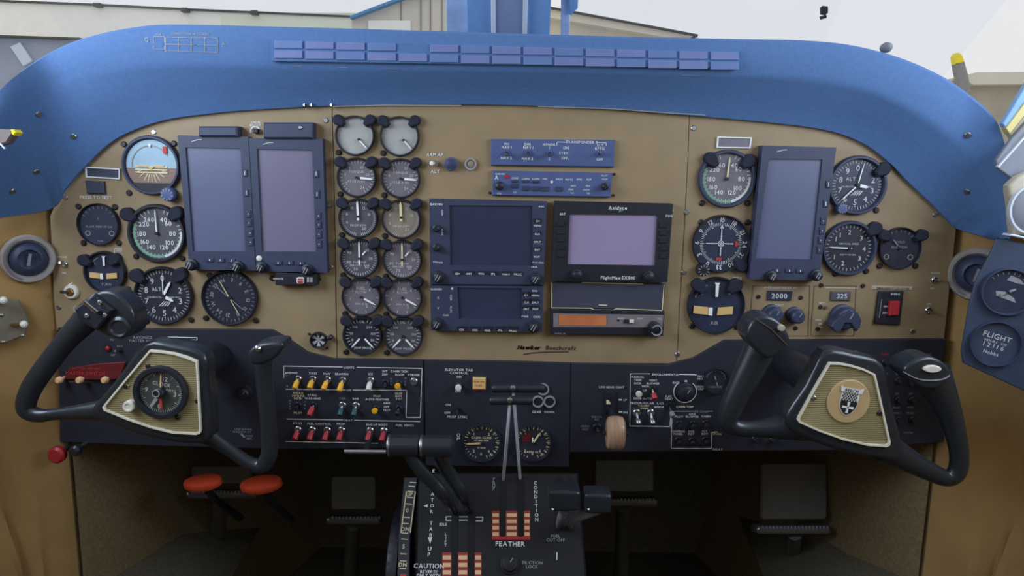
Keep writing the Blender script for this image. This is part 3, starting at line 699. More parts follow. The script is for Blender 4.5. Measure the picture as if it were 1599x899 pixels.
FC = [('dial_glare_pale', 'dial_glare_pale'), ('dial_grey', 'dial_grey'), ('dial_grey2', 'dial_sand'), ('dial_grey2', 'dial_grey'), ('dial_grey', 'dial_grey'), ('dial_black', 'dial_grey2')]  # dark engine dials; the pale and grey tones stand for glass haze
ND = [[(138, .72, .05, .07, 'needle_white', (.22, -.2))], [(95, .95, .22, .13, 'needle_white')], [(-2, .9, -.2, .12, 'needle_white', (0, .1))], [(0, .98, -.35, .09, 'needle_white'), (-140 + 180, -.55, -.25, .08, 'needle_white', (.0, .15))], [(118, .92, .18, .11, 'needle_white')], [(-138, .92, .22, .10, 'needle_white'), (138, .92, .22, .10, 'needle_white')]]
for r in range(6):
    for c in range(2):
        x, y = GY[r][c], GY[r][2 + c]
        nd = list(ND[r])
        if r == 2: nd = [(-2, .9, -.2, .12 if c == 0 else .14, 'needle_white' if c == 0 else 'needle_cream', (0, .1))]
        if r == 3: nd = [(0, .98, -.35, .09, 'needle_white' if c == 0 else 'needle_cream'), (-140, -.62, -.28, .08, 'needle_white')]
        gauge(NM[r], DS[r] + (' of column beside tall displays' if c == 0 else ' of column beside navigation radios'), x, y, 31, FC[r][c], draw=eng_face(r), needles=nd, posts=[(-27, -26), (26, -26)], screws=[(-26, 26)] if c == 0 or r > 0 else [(-26, 26)], bw=.10, group='engine gauges in two columns', bez='black_plastic')

# gauges on the centre sub-panel
def cabin_face(words):
    def d(f, q):
        w = MB().ticks(f, .78 * q, .96 * q, -70, 160, 14, .05 * q, H).ticks(f, .84 * q, .96 * q, -160, 160, 30, .025 * q, H)
        for y, s_, z in words: w.glyphs(f, s_, z * q, H, y=y * q)
        nums(w, f, q, .64, [(-40, '1'), (40, '2'), (140, '4'), (180, '6'), (220, '2')], .16)
        return {'cream_print': w}
    return d
gauge('cabin_climb_gauge', 'black cabin climb gauge with white needle, prop lever side of sub-panel', 752, 690, 31, 'dial_black', draw=cabin_face([(.28, 'CABIN CLIMB', .12), (.12, 'FT PER MIN', .10), (-.3, 'X 1000', .10)]), needles=[(266, .85, -.05, .10, 'peach_plastic')], pl=PS, bw=.08)
gauge('cabin_altitude_gauge', 'black cabin altitude gauge with red sector behind the prop levers', 832, 690, 30, 'dial_black', draw=cabin_face([(-.55, 'CABIN ALT', .12)]), needles=[(32, .72, 0, .10, 'needle_cream'), (-4, .35, -.05, .09, 'needle_white')], pl=PS, bw=.08,
      extra=lambda t, f, q: t.part('red_sector', MB().flat(f, [(-.62 * q, .05 * q), (-.12 * q, .05 * q), (-.12 * q, .6 * q), (-.62 * q, .42 * q)], .0026), 'master_red'))
gauge('pneumatic_gauge', 'dark pressure gauge with thin needle beside copilot yoke grip', 1117, 593, 20, 'dial_black', draw=lambda f, q: {'grey_print': MB().ring(f, .80 * q, .85 * q, H - .0002, H, 40, -70, 80).ticks(f, .70 * q, .85 * q, -70, 80, 8, .04 * q, H).glyphs(f, 'CABIN DIFF', .14 * q, H, y=-.55 * q)}, needles=[(160, .5, -.4, .06, 'grey_print')], pl=PS, bw=.04)
# ------------------------------------------------------------------ avionics boxes
def unit(name, label, poly, cat='avionics', mt='veiled_bezel', h=.010, pl=P0, screen=None, smat='screen_dark', group=None):
    c = sum(pl.poly(poly), V((0, 0, 0))) / len(poly)
    t = Thing(name, label, cat, c, group)
    if screen:
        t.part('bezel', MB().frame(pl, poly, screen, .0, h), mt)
        t.part('screen', MB().pp(pl, [(sum(p[0] for p in screen) / 4 + (x - sum(p[0] for p in screen) / 4) * 1.01, sum(p[1] for p in screen) / 4 + (y - sum(p[1] for p in screen) / 4) * 1.01) for x, y in screen], 0.0, h - .003), smat)
    else: t.part('case', MB().pp(pl, poly, 0, h, .0012), mt)
    t.h, t.pl = h, pl
    return t
def knob_on(t, x, y, r, mt='black_plastic', tall=.012, h=None, ridges=True, name='knob'):
    f = t.pl.fr(x, y, t.h if h is None else h); r *= t.pl.mpp(x, y)
    k = t.part(name, MB().lathe(f, [(r, 0), (r, tall * .45), (r * .72, tall * .5), (r * .70, tall), (r * .5, tall * 1.08)], 20), mt)
    if ridges:
        g = MB()
        for d in (-.25, .15): g.flat(f.cw(28), [(d * r - .07 * r, -.5 * r), (d * r + .07 * r, -.5 * r), (d * r + .07 * r, .5 * r), (d * r - .07 * r, .5 * r)], tall * 1.12)
        t.part('pointer_mark', g, 'grey_print', k)
def keys(t, pts, w, hh, mt='black_plastic', name='key'):
    for x, y in pts: t.part(name, MB().rect(t.pl, x - w / 2, y - hh / 2, x + w / 2, y + hh / 2, t.h - .001, t.h + .0018, .0005), mt)
def prints(t, items, ink='white_print', dh=.0004):
    mbp = MB()
    for it in items: mbp.text(t.pl, it[0], it[1], it[2], it[3], h=t.h + dh, cw=it[4] if len(it) > 4 else 0)
    t.part('lettering', mbp, ink)

def tall_display(label, bez, scr, smat, side, bottom, knob1, knob2, h=.014):
    t = unit('flight_display', label, bez, 'display', 'veiled_bezel', h, P0, scr, smat)
    keys(t, side, 7, 11, 'veiled_bezel'); keys(t, bottom, 12, 6, 'veiled_bezel')
    mbp = MB()
    for i, (x, y) in enumerate(side): mbp.rect(P0, x - .5, y - (3.2 if i < 2 else .8), x + .5, y + (3.2 if i < 2 else .8), t.h + .0014, t.h + .0022)
    for x, y in bottom: mbp.rect(P0, x - .6, y - 1.5, x + .6, y + 1.5, t.h + .0014, t.h + .0022)
    mbp.line(P0, [(bez[0][0] + 22, bez[0][1] + 10), (bez[0][0] + 32, bez[0][1] + 7), (bez[0][0] + 38, bez[0][1] + 7)], .8, t.h + .0006)
    t.part('lettering', mbp, 'white_print')
    knob_on(t, *knob1, 9); knob_on(t, *knob2, 9)
    return t
t = tall_display('tall flight display nearer the attitude indicator, blue-grey glare painted on blank screen', [(277, 211), (387.5, 213.5), (399.5, 422), (296, 421)], [(289.5, 230), (375.5, 231.5), (383, 392), (301, 392)], 'screen_glare_blue',
    [(382, 270), (384.5, 301), (387.5, 334), (388.5, 348), (390, 364), (391, 378)], [(327, 406), (344, 406.5), (361, 407)], (301, 413), (373, 416))
t.part('connector_cover', MB().rect(P0, 310, 197, 370, 213, 0, .02, .002), 'veiled_bezel', label='raised cover on the top edge')
t = tall_display('tall flight display nearer the engine gauges, mauve glare painted on blank screen', [(388.5, 215.5), (503.5, 216.5), (511, 426), (400.5, 423)], [(401, 232.5), (487, 234), (493.5, 392.5), (409, 392.5)], 'screen_glare_mauve',
    [(493.5, 271), (495, 303), (497, 337), (497.5, 351), (498, 366), (498, 381)], [(434, 410.5), (451.5, 410.5), (469, 411)], (410, 417), (481, 421))
t.part('connector_cover', MB().rect(P0, 411, 191, 488, 216, 0, .02, .002), 'veiled_bezel', label='raised cover on the top edge')
t.part('screw', MB().lathe(P0.fr(469, 199, .02), [(.003, 0), (.003, .001), (.002, .002)], 10), 'steel')
t.part('card_slot_cover', MB().lathe(P0.fr(405, 403, .014), [(.004, 0), (.004, .002), (.002, .003)], 12), 'white_plastic', label='small white cap')
t = unit('mode_switch_box', 'small black box with white rocker under the mauve display', [(430, 426), (494, 428), (494, 446), (430, 445)], 'switch', 'black_plastic', .018)
t.part('rocker', MB().rect(P0, 463, 433, 474, 443, .016, .022, .001, 2), 'white_plastic')
t.part('rocker_bars', MB().rect(P0, 464.5, 435, 472.5, 437.5, .020, .0226).rect(P0, 464.5, 439, 472.5, 441.5, .020, .0226), 'red_plastic')
keys(t, [(481, 437), (486, 437)], 4, 8, 'grey_print'); prints(t, [('REMOTE', 441, 432, 2.6)])
for x in (425, 498): t.part('screw', MB().lathe(P0.fr(x, 434), [(.004, 0), (.004, .0015), (.003, .0025)], 12), 'dark_screw')
tall_display('tall flight display on copilot panel with blue glare painted on its leaning screen', [(1191, 227), (1306, 230), (1279, 438), (1170, 436)], [(1201, 248), (1284.5, 249), (1268, 405), (1180.5, 403)], 'screen_glare_blue',
    [(1294, 288), (1290, 318), (1286, 345), (1284, 360), (1282, 375), (1280, 390)], [(1214, 422), (1233, 422.5), (1250, 423)], (1203, 431), (1273, 429), .018)

# map/navigation units
t = unit('navigation_unit', 'large navigation unit with dark map screen atop the radio stack', [(670.5, 310), (854, 314.5), (849, 444.5), (672, 443.5)], 'radio', 'veiled_bezel', .012, P0, [(702, 320.5), (831, 321.5), (832, 415), (703, 414)], 'screen_dark')
prints(t, [('GARMIN', 683, 318, 3.4), ('COM', 692, 331, 2.6, 90), ('VLOC', 692, 361, 2.6, 90), ('C', 682, 352, 3), ('V', 682, 382, 3), ('PWR', 689, 408, 2.6), ('VOL', 681, 407, 2.2), ('RNG', 845, 321.5, 2.6), ('D>', 840, 344, 3), ('MENU', 839, 351, 3), ('CLR', 839, 364, 3), ('DFLT', 839, 376, 3), ('ENT', 839, 388, 3), ('MAP', 838, 399, 3), ('PUSH CRSR', 840, 408, 2.2), ('CDI', 715, 425, 3), ('OBS', 733.5, 425, 3), ('MSG', 752.5, 425, 3), ('FPL', 771, 425.5, 3), ('VNAV', 790, 426, 3), ('PROC', 809, 426, 3), ('CRSR', 834, 414.5, 2.6)], dh=.0021)
keys(t, [(x, 425.3 + i * .2) for i, x in enumerate((715, 733.5, 752.5, 771, 790, 809))], 15, 5.5); keys(t, [(839, y) for y in (344, 351, 364, 376, 388)], 12, 5)
knob_on(t, 685, 432, 9.5); knob_on(t, 836, 435, 9.5); knob_on(t, 682, 356, 6, ridges=False); knob_on(t, 682, 386, 6, ridges=False)
t = unit('navigation_unit', 'lower navigation unit with plain dark screen in the radio stack', [(672, 445.5), (849, 446.5), (846.5, 518.5), (673, 515.5)], 'radio', 'veiled_bezel', .012, P0, [(714, 449), (815, 450), (815, 498), (717, 497)], 'screen_dark')
prints(t, [('GARMIN', 683, 449, 3), ('COM', 705.5, 462, 2.6, 90), ('VLOC', 705.5, 480, 2.6, 90), ('C', 686, 462, 3), ('V', 686, 478, 3), ('PUSH', 698, 489, 2.4), ('RNG', 835, 451.5, 2.6), ('D>', 822, 458, 3), ('MENU', 836, 458.5, 3), ('CLR', 822, 469, 3), ('DFLT', 836, 469.5, 3), ('ENT', 822, 479.5, 3), ('MAP', 836, 479.5, 3), ('PWR', 820, 491, 3), ('CRSR', 838, 491.5, 3), ('CDI', 722, 511.5, 3), ('OBS', 742.5, 512, 3), ('MSG', 762, 512.5, 3), ('FPL', 781.5, 512.5, 3), ('PROC', 801.5, 513, 3)], dh=.0021)
t.part('lamp', MB().lathe(P0.fr(706, 450.5, .012), [(.0018, 0), (.0014, .0015)], 10), 'white_plastic')
keys(t, [(x, 512) for x in (722, 742.5, 762, 781.5, 801.5)], 15, 5.5); keys(t, [(x, y) for x in (822, 836) for y in (458, 469, 479.5)], 12, 5)
knob_on(t, 683, 505, 9.5); knob_on(t, 833, 509, 9.5)
t = unit('weather_display', 'display with lilac rectangular screen beside the navigation units', [(866, 314), (1051, 318), (1042, 440.5), (861, 438)], 'display', 'black_plastic', .014, P0, [(890, 334), (1026.5, 335.5), (1022.5, 414.5), (886.5, 412.5)], 'screen_lilac')
prints(t, [('Avidyne', 963, 323.5, 5.2), ('BRT', 878, 333, 3.2), ('PWR', 1042, 336, 3.2), ('FlightMax', 952, 431, 4.8), ('EX500', 979.5, 431.3, 4.8)])
t.part('logo_swoosh', MB().line(P0, [(952, 327.5), (975, 327), (966, 331)], .8, t.h + .0006), 'grey_print')
keys(t, [(876, y) for y in (350, 362, 374, 386, 398)] + [(1036, y) for y in (352, 364, 376, 388, 400)], 11, 7); knob_on(t, 900, 428, 9, ridges=False); knob_on(t, 1012, 431, 9, ridges=False)
t = unit('blank_cover', 'blank grey glassy cover with pale edges under the weather display', [(862, 440.5), (1040, 443), (1035, 484.5), (861, 480.5)], 'cover', 'grey_glass', .006)
t.part('edge_line', MB().line(P0, [(862, 441), (861.5, 480)], 1.2, .0066).line(P0, [(861, 480.4), (922, 481), (928, 483.5), (958, 484), (962, 482), (1034, 484.5)], 1.2, .0066).line(P0, [(909, 440.8), (1004, 443.3)], 1.2, .0066).line(P0, [(1037, 444), (1034, 484)], 1.2, .0066).line(P0, [(935, 476), (948, 476.5)], 1.4, .0066), 'cream_print')
t = unit('flat_radio', 'flat black unit with orange window strip below the blank cover', [(860, 482.5), (1038, 486.5), (1035.5, 524.5), (860, 521.5)], 'radio', 'black_plastic', .011)
t.part('face_strip', MB().pp(P0, [(864, 489.4), (1036, 492), (1035, 511.5), (864, 511)], .008, .0125, .0005), 'silver_strip')
t.part('orange_window', MB().pp(P0, [(873, 491.5), (947, 492.5), (947, 508), (873, 507.5)], .010, .0132), 'orange_lens')
t.part('slider', MB().rect(P0, 974.5, 499, 983, 504.5, .011, .0145), 'black_plastic'); t.part('slider_cap', MB().rect(P0, 983, 499.5, 990, 504.5, .011, .016, .0006), 'white_plastic')
t.part('hole_plug', MB().lathe(P0.fr(965.5, 500, .0125), [(.0018, 0), (.0018, .0008)], 10), 'black_plastic')
knob_on(t, 1020.5, 510, 9.5, h=.0125, ridges=False); t.part('knob_ring', MB().ring(P0.fr(1020.5, 510), .0064, .0078, .018, .0262, 28, -60, 240), 'grey_print')
t.h = .0125; prints(t, [('AUTO', 968, 494, 2.4), ('TEST', 997, 494.5, 2.4), ('VOL', 1028, 495, 2.6)]); t.h = .011; prints(t, [('MODEL 88', 874, 518, 2.4)], 'grey_print')
t = unit('transponder_switch_panel', 'blue switch panel with white transponder legend above audio panel', [(766, 217), (960.5, 218.5), (959, 261), (766, 258)], 'switch panel', 'navy_plate', .006)
prints(t, [('PRI', 791.5, 225, 3.6), ('NAV 1', 791.5, 230, 3.8), ('NAV 2', 791, 246.5, 3.8), ('DME', 824, 225.5, 3.6), ('NAV 1', 825, 230.5, 3.8), ('NAV 2', 824, 247.5, 3.8), ('XPNDR', 857.5, 226, 3.8), ('1', 858, 231, 3.8), ('2', 857.5, 248, 3.8), ('TRANSPONDER 2', 908, 222, 4.0), ('ON.', 884, 231, 3.8), ('STBY-', 881, 239, 3.8), ('OFF.', 882, 247, 3.8), ('ALT', 936.5, 227, 3.8), ('RPTG', 936, 232, 3.8), ('OFF', 936, 249, 3.8)])
t.part('bracket_lines', MB().line(P0, [(869.5, 227), (870, 221.5), (886, 222)], .9, .0066).line(P0, [(932, 222.5), (946.5, 222.7), (946.5, 228)], .9, .0066), 'white_print')
def toggle(name, label, px, py, dx, dyy, pl=PS, tip='white_plastic', tiplen=.5, nut='chrome', r=5.4, group=None, h=0.0, lev='steel', tr=3.3):
    """panel toggle: nut ring, lever leaning by (dx,dy) pixels, coloured sleeve"""
    f = pl.fr(px, py, h); mp = pl.mpp(px, py); t = Thing(name, label, 'switch', f.o, group)
    t.part('mounting_nut', MB().lathe(f, [(r * mp, 0), (r * mp, .0022), (r * mp * .85, .003), (r * mp * .6, .003), (r * mp * .5, .0012)], 14), nut)
    a = f.pt(0, 0, .002); b = f.pt(dx * mp, -dyy * mp, .014); d = (b - a)
    e = a + d * (1 - tiplen) if tip else b
    u = (V((1, 0, 0)) - d.normalized() * d.normalized().x).normalized(); q = Fr(a, u, d.normalized().cross(u), d.normalized())
    L = (e - a).length
    t.part('lever', MB().lathe(q, [(1.5 * mp, 0), (2.1 * mp, L * .9), (1.8 * mp, L)], 10), lev)
    if tip:
        L2 = d.length; t.part('sleeve', MB().lathe(q, [(tr * .8 * mp, L * .92), (tr * mp, L * 1.02), (tr * 1.12 * mp, L2 * .86), (tr * .95 * mp, L2 * .97), (tr * .5 * mp, L2)], 12), tip)
    return t
for lb, x, y, d in (('toggle under PRI NAV on the blue switch panel', 791.5, 239, 4), ('toggle under DME NAV on the blue switch panel', 824.5, 239, 4), ('toggle under XPNDR on the blue switch panel', 858, 239.5, 4), ('toggle under ALT RPTG on the blue switch panel', 936, 240.5, -3)):
    toggle('toggle_switch', 'small steel ' + lb, x, y, 0, d, P0, None, nut='navy_plate', h=.006, r=4.6)
t = unit('audio_selector_unit', 'blue audio selector panel with rows of small push buttons', [(769, 266), (956.5, 270), (953.5, 308), (768, 305)], 'radio', 'navy_plate', .007)
prints(t, [('GARMIN', 781, 271.5, 2.6), ('A', 776, 277, 6), ('COM1', 804, 278, 2.8), ('COM2', 821, 279, 2.8), ('COM3', 836.5, 279, 2.8), ('MIC', 851, 279, 2.8), ('NAV1', 873, 279.5, 2.8), ('NAV2', 888.5, 280, 2.8), ('DME', 904, 280, 2.8), ('ADF', 919, 280, 2.8), ('PILOT', 943, 274, 2.4), ('PASS', 943.5, 279.5, 2.4), ('SPKR', 895, 290, 2.4), ('MKR', 918, 290, 2.4), ('SENS', 891, 295.5, 2.4), ('CREW', 915, 296, 2.4), ('PA', 893.5, 301, 2.4), ('TEL', 918, 301.5, 2.4), ('SQ', 804, 300, 2.4), ('VOL', 780, 302, 2.4)])
keys(t, [(821, 294), (836.5, 294.5), (851, 295), (873, 295), (804, 290)], 11, 7, 'veiled_bezel'); keys(t, [(821, 283), (836.5, 283.5), (804, 283)], 11, 3.4, 'veiled_bezel'); knob_on(t, 780, 290, 7, ridges=False); knob_on(t, 944, 291, 6, ridges=False)
t.part('marker_lamp', MB().lathe(P0.fr(792, 275.5, .007), [(.0032, 0), (.0026, .0014)], 10), 'red_plastic'); t.part('marker_lamp', MB().lathe(P0.fr(861.5, 284, .007), [(.0022, 0), (.0018, .0014)], 10), 'white_plastic')
for x, y in ((765, 301), (959, 272), (957.5, 305)): t.part('screw', MB().lathe(P0.fr(x, y), [(.002, 0), (.002, .0012)], 10), 'dark_screw')

# small items on the tan panels
toggle('toggle_switch', 'white-lettered arm and alt toggle beside the engine gauges', 680, 255, -5, 0, P0, 'white_plastic', r=5)
pr('cen', 'ARM AP', 679, 241.5, 4.6, slant=.15); pr('cen', 'ALT', 680, 267.5, 5)
f = P0.fr(704.5, 256); t = Thing('push_button', 'round dark blue push button beside the arm toggle', 'button', f.o)
t.part('body', MB().lathe(f, [(.0095, 0), (.0095, .006), (.008, .008)], 20), 'navy_plate'); t.part('cap', MB().lathe(f, [(.007, .008), (.0066, .010), (.004, .011)], 20), 'veiled_bezel')
f = P0.fr(735, 256); t = Thing('indicator_lamp', 'small round lamp with pinkish chrome ring above the radio stack', 'lamp', f.o)
t.part('ring', MB().ring(f, .0062, .0085, 0, .004, 24), 'grey_print'); t.part('lens', MB().lathe(f, [(.0062, .0), (.0062, .0015), (.003, .003)], 20), 'dial_sand')
mbp = MB(); f = P0.fr(853, 542)
[pr('cen', 'Hawker', 826 + k, 542, 6.6, 'black_print', slant=.3) for k in (-.45, 0, .45)]; pr('cen', 'Beechcraft', 876, 542.8, 6.4, 'black_print', slant=.18)
LET['cen'].setdefault('black_print', MB()).line(P0, [(817, 553.5), (830, 551), (850, 549.5), (888, 549)], 1.3)
t = unit('placard_window', 'white-bordered dark placard window near the attitude indicator', [(134, 261), (186, 264), (186, 279), (135, 276)], 'placard', 'dial_navy', .002)
t.part('border', MB().frame(P0, [(132.5, 260), (187, 263), (187, 280), (134, 277)], [(135, 262), (185, 265), (185, 278), (136, 275)], 0, .003), 'white_print')
t = unit('test_button', 'square dark push-to-test button below the bordered placard window', [(132.5, 282), (161, 283), (163, 303), (135, 302.5)], 'button', 'dial_navy', .005)
pr('pil', 'PRESS TO TEST', 150.5, 308, 4.6)
t = unit('placard_window', 'white-bordered blank placard window above copilot airspeed indicator', [(1121.5, 214), (1173, 215.5), (1171, 230.5), (1120.5, 229.5)], 'placard', 'dial_grey', .002)
t.part('border', MB().frame(P0, [(1120.5, 213), (1174.5, 214.5), (1172, 231.5), (1119, 230.5)], [(1122.5, 215), (1172, 216.3), (1170, 229.7), (1121.5, 228.7)], 0, .003), 'white_print')
t = unit('annunciator_switch', 'small round-key switch with white lettering between the pilot displays', [(395, 201), (403, 201), (403, 208), (395, 208)], 'switch', 'black_plastic', .008)
pr('pil', 'KNOB', 399.5, 191, 3.4); pr('pil', 'BRIGHT', 399.5, 195.5, 3.4); LET['pil'].setdefault('white_print', MB()).ring(P0.fr(399, 205), .0056, .0075, .0002, .0008, 24, -110, 110)
toggle('toggle_switch', 'steel phone and mic toggle at the edge of the pilot panel', 100.5, 412, 2, -4, P0, None, r=5.5); pr('pil', 'PHONE', 98, 401, 3); pr('pil', 'MIC', 101, 426, 3)
pr('pil', 'HSI', 187, 391, 4); ln('pil', [(179, 395), (179, 388), (190, 388), (190, 392)], .8)
ln('pil', [(190, 462), (206, 462), (206, 470)], .9)
f = P0.fr(113, 455); t = Thing('audio_jack', 'white-ringed brass jack beside the pilot yoke grip', 'jack', f.o)
t.part('ring', MB().lathe(f, [(.0105, 0), (.0105, .004), (.009, .006), (.006, .006), (.0055, .003)], 24), 'white_plastic'); t.part('nut', MB().lathe(f, [(.006, .003), (.006, .008), (.005, .009)], 6), 'brass'); 
t.part('plug', MB().sweep([f.pt(0, 0, .006), f.pt(-.004, .001, .012), f.pt(-.008, .002, .016)], [.0022, .0022, .0018], (0, 0, 1), 10, 3), 'black_plastic')
ln('pil', [(106, 445), (113, 441)], 1.4)
# copilot lower panels
for lab, x0, x1, num, nx in (('transponder', 1176, 1268, '2000', 1216), ('course', 1272, 1340, '325', 1314)):
    mbp = MB().line(P0, [(x0, 446), (x1 - 3, 446), (x1 - 6, 524), (x0 - 6, 524), (x0, 446)], .8, .0008)
    cop.part('inset_line', mbp, 'tan_edge')
t = unit('code_window', 'dark counter window reading 2000 on copilot panel', [(1199, 454), (1238, 455), (1236, 469.5), (1198, 469)], 'counter', 'dial_navy', .003); prints(t, [('2000', 1216.5, 461.5, 7.6)])
t = unit('code_window', 'dark counter window reading 325 on copilot panel', [(1298, 455), (1329, 455.5), (1328, 470), (1297, 469.5)], 'counter', 'dial_grey2', .003); prints(t, [('325', 1314, 461.5, 7.2)])
pr('cop', 'TRANSPONDER 1', 1219, 449, 3.4); pr('cop', 'SELECT', 1216, 476, 3); ln('cop', [(1193, 448.5), (1199, 448.5)], .8); ln('cop', [(1239, 449.5), (1245, 449.5)], .8)
pr('cop', 'TEST', 1283, 473, 2.8); pr('cop', 'HDG', 1277.5, 499, 2.8); pr('cop', 'SEL', 1281, 505, 2.8); pr('cop', 'CRS', 1281, 511, 2.8); ln('cop', [(1288, 449), (1340, 450)], .8); pr('cop', 'ADF', 1152, 436, 4); ln('cop', [(1145, 440), (1145, 433), (1158, 433), (1158, 437)], .8)
for x, y in ((1184, 463), (1250, 464.5), (1214, 500 - 4), (1242, 512), (1282, 445), (1347, 446), (1277, 513), (1336, 513), (1281, 479)): cop.part('screw', MB().lathe(P0.fr(x, y), [(.0032, 0), (.0032, .0012), (.0022, .002)], 12), 'dark_screw')
cop.part('lamp', MB().lathe(P0.fr(1289, 480), [(.003, 0), (.002, .003)], 10), 'steel')
def knob(name, label, px, py, rpx, pl=P0, mt='veiled_bezel', tall=.022, sx=1.0, wing=None):
    f = pl.fr(px, py); r = rpx * pl.mpp(px, py); t = Thing(name, label, 'knob', f.o)
    t.part('skirt', MB().lathe(f, [(r, 0), (r, tall * .3), (r * .85, tall * .36)], 24), mt)
    t.part('grip', MB().lathe(f, [(r * .82, tall * .34), (r * .78, tall * .9), (r * .6, tall)], 24), mt)
    if wing:
        w = wing; t.part('pointer_wing', MB().prism([f.pt(x * r, y * r, tall * 1.15) for x, y in w], f.n, tall * .9, .001), mt)
    t.part('index_line', MB().bar(f.cw(30), 0, r * .1, r * .6, r * .08, r * .08, tall * 1.02 if not wing else tall * 1.17), 'grey_print')
    return t
knob('rotary_selector', 'dark knob nearer the code windows partly behind copilot yoke grip', 1204, 489, 15)
knob('rotary_selector', 'round dark blue knob under the 2000 counter window', 1239, 491, 13)
knob('rotary_selector', 'large winged dark blue knob under the 325 counter window', 1314, 494, 20, wing=[(-1.3, -.55), (-1.2, -.2), (-.6, .3), (0, .75), (.6, .6), (.95, .0), (.9, -.6), (.55, -.75), (.2, -.25), (-.3, -.25), (-.55, -.9), (-.85, -1.0)])
t = unit('emergency_switch', 'black switch plate with red guarded rocker on copilot panel', [(1374, 455), (1412, 455), (1406, 508), (1367, 505)], 'switch', 'black_plastic', .006)
t.part('rocker', MB().pp(P0, [(1391, 471), (1406, 470.5), (1404, 492.5), (1389, 493)], .004, .013, .0012), 'red_plastic'); prints(t, [('EMERG', 1395, 457.8, 3), ('ON', 1380, 477, 3), ('ARM', 1379.5, 487, 3)])
t.part('scale_line', MB().line(P0, [(1377, 467), (1373, 496)], .9, .0066), 'grey_print')
t = unit('label_strip', 'cream label strip above the red guarded switch', [(1363, 446), (1426, 447.5), (1425, 454), (1361.5, 452.5)], 'placard', 'cream_trim', .0015); prints(t, [('EMERGENCY LOCATOR', 1394, 450, 3)], 'black_print')
toggle('toggle_switch', 'steel phone toggle high at the outer edge of copilot panel', 1459, 437, -1, -3, P0, None, r=5.5); pr('cop', 'PHONE', 1461, 426, 3); pr('cop', 'MIC', 1456, 450, 2.8)
toggle('toggle_switch', 'steel toggle low at the outer edge of copilot panel', 1449, 484.5, -4, 0, P0, None, r=5.5); pr('cop', 'ON', 1450, 474, 2.8)
# ------------------------------------------------------------------ pilot sub-panel switches
PSr = 'sl'
ln('sl', [(443, 571.5), (535, 573)]); pr('sl', 'LIGHTS', 545.5, 573.5, 3.2); ln('sl', [(557, 573.5), (659, 575), (656.5, 651.5), (634, 651.5), (635, 609.5), (551, 608.8)]); ln('sl', [(446, 607.5), (539, 608.7)]); pr('sl', 'OFF', 545, 608.8, 3)
ln('sl', [(448, 654), (536, 655.5)]); pr('sl', 'HEAT', 544.5, 655.7, 3.2); ln('sl', [(553, 656), (656, 658)]); ln('sl', [(446, 689), (590, 692)]); ln('sl', [(443, 571.5), (443, 590)], .8)
for s_, x, y in (('LANDING', 454, 582), ('TAXI', 489, 582.5), ('NAV', 511, 583), ('BEACON', 534, 583.5), ('ICE', 579, 583.5), ('INT', 601.5, 579.5), ('DIM', 601.5, 584), ('CABIN SIGN', 624, 579.5), ('BOTH', 624.5, 584.5), ('STROBE', 646.5, 585), ('STALL', 488.5, 616.5), ('WARNING', 488.5, 621.5), ('BAR', 556, 622), ('AUTO FEATHER', 589.5, 623), ('ARM', 604, 629), ('OFF', 604, 634.5), ('TEST', 604, 640), ('GOV', 623, 618), ('PITOT', 465, 660.5), ('FUEL CONTROL', 499, 661.3), ('PROP', 532.5, 661.5), ('ENG LIP BOOT', 589, 662.5), ('FUEL VENTS', 632.5, 663.5)):
    pr('sl', s_, x, y, 3.3)
for s_, x, y in (('FSB', 623.5, 606.5), ('PROP', 589.5, 618), ('PROP', 623, 614), ('TEST', 623.5, 622.5), ('WSHLD', 466, 613), ('ANTI-ICE', 466, 617.5), ('BOTH', 466, 621.5), ('PILOT', 466, 644)): pr('sl', s_, x, y, 3.1, 'cream_print')
pr('sl', 'TAIL', 535, 621.5, 3.1, 'grey_print')
LET['sl'].setdefault('grey_print', MB()).column(PS, 'ON', 448, 586, 449, 602, 3).column(PS, 'NORM', 453, 625, 453.5, 638, 2.6).column(PS, 'ICE', 476.5, 627, 476.5, 637, 2.6).column(PS, 'OFF', 611, 591, 611, 600, 2.6).column(PS, 'NSB', 633.5, 590, 633, 600, 2.6)
G = 'toggle switches on the pilot sub-panel'
for nm, x, y, dx, d, tip in (('LANDING', 466, 591, -2.5, 12, 'yellow_plastic'), ('TAXI', 489, 591, -2.5, 11.5, 'yellow_plastic'), ('NAV', 512, 592, -4, 12.5, 'yellow_plastic'), ('BEACON', 535.5, 593, -3, 14, 'yellow_plastic'), ('ICE', 579, 593, -1.5, 12.5, 'white_plastic')):
    toggle('toggle_switch', ('yellow' if 'yel' in tip else 'white') + '-sleeved toggle under the %s lettering, leaning down' % nm, x, y, dx, d, tip=tip, tiplen=.72, tr=4.0, group=G)
toggle('toggle_switch', 'black toggle under the INT DIM lettering', 602, 597, 2, 5, tip='black_plastic', nut='black_plastic', group=G)
toggle('toggle_switch', 'yellow-capped toggle under the CABIN SIGN lettering, pointing straight out', 623, 598.5, -.5, .8, tip='yellow_plastic', tr=4.2, group=G, nut='black_plastic')
toggle('toggle_switch', 'bare steel toggle under the STROBE lettering', 646.5, 595, 0, 0, tip=None, group=G, r=6)
toggle('toggle_switch', 'black toggle above the PILOT lettering', 466, 632, 0, 2, tip='black_plastic', nut='black_plastic', group=G)
toggle('toggle_switch', 'red-sleeved toggle under the STALL WARNING lettering', 490.5, 632, -5, 13, tip='red_plastic', tiplen=.8, tr=4.2, group=G, nut='dark_screw')
toggle('toggle_switch', 'teal-sleeved toggle in the dimmer of the two positions beside BAR', 535, 632.5, -2, 12, tip='teal_plastic', tiplen=.7, tr=4, group=G, r=6)
toggle('toggle_switch', 'teal-sleeved toggle right under the BAR lettering', 556.5, 633, -2, 12, tip='teal_plastic', tiplen=.7, tr=4, group=G, r=6)
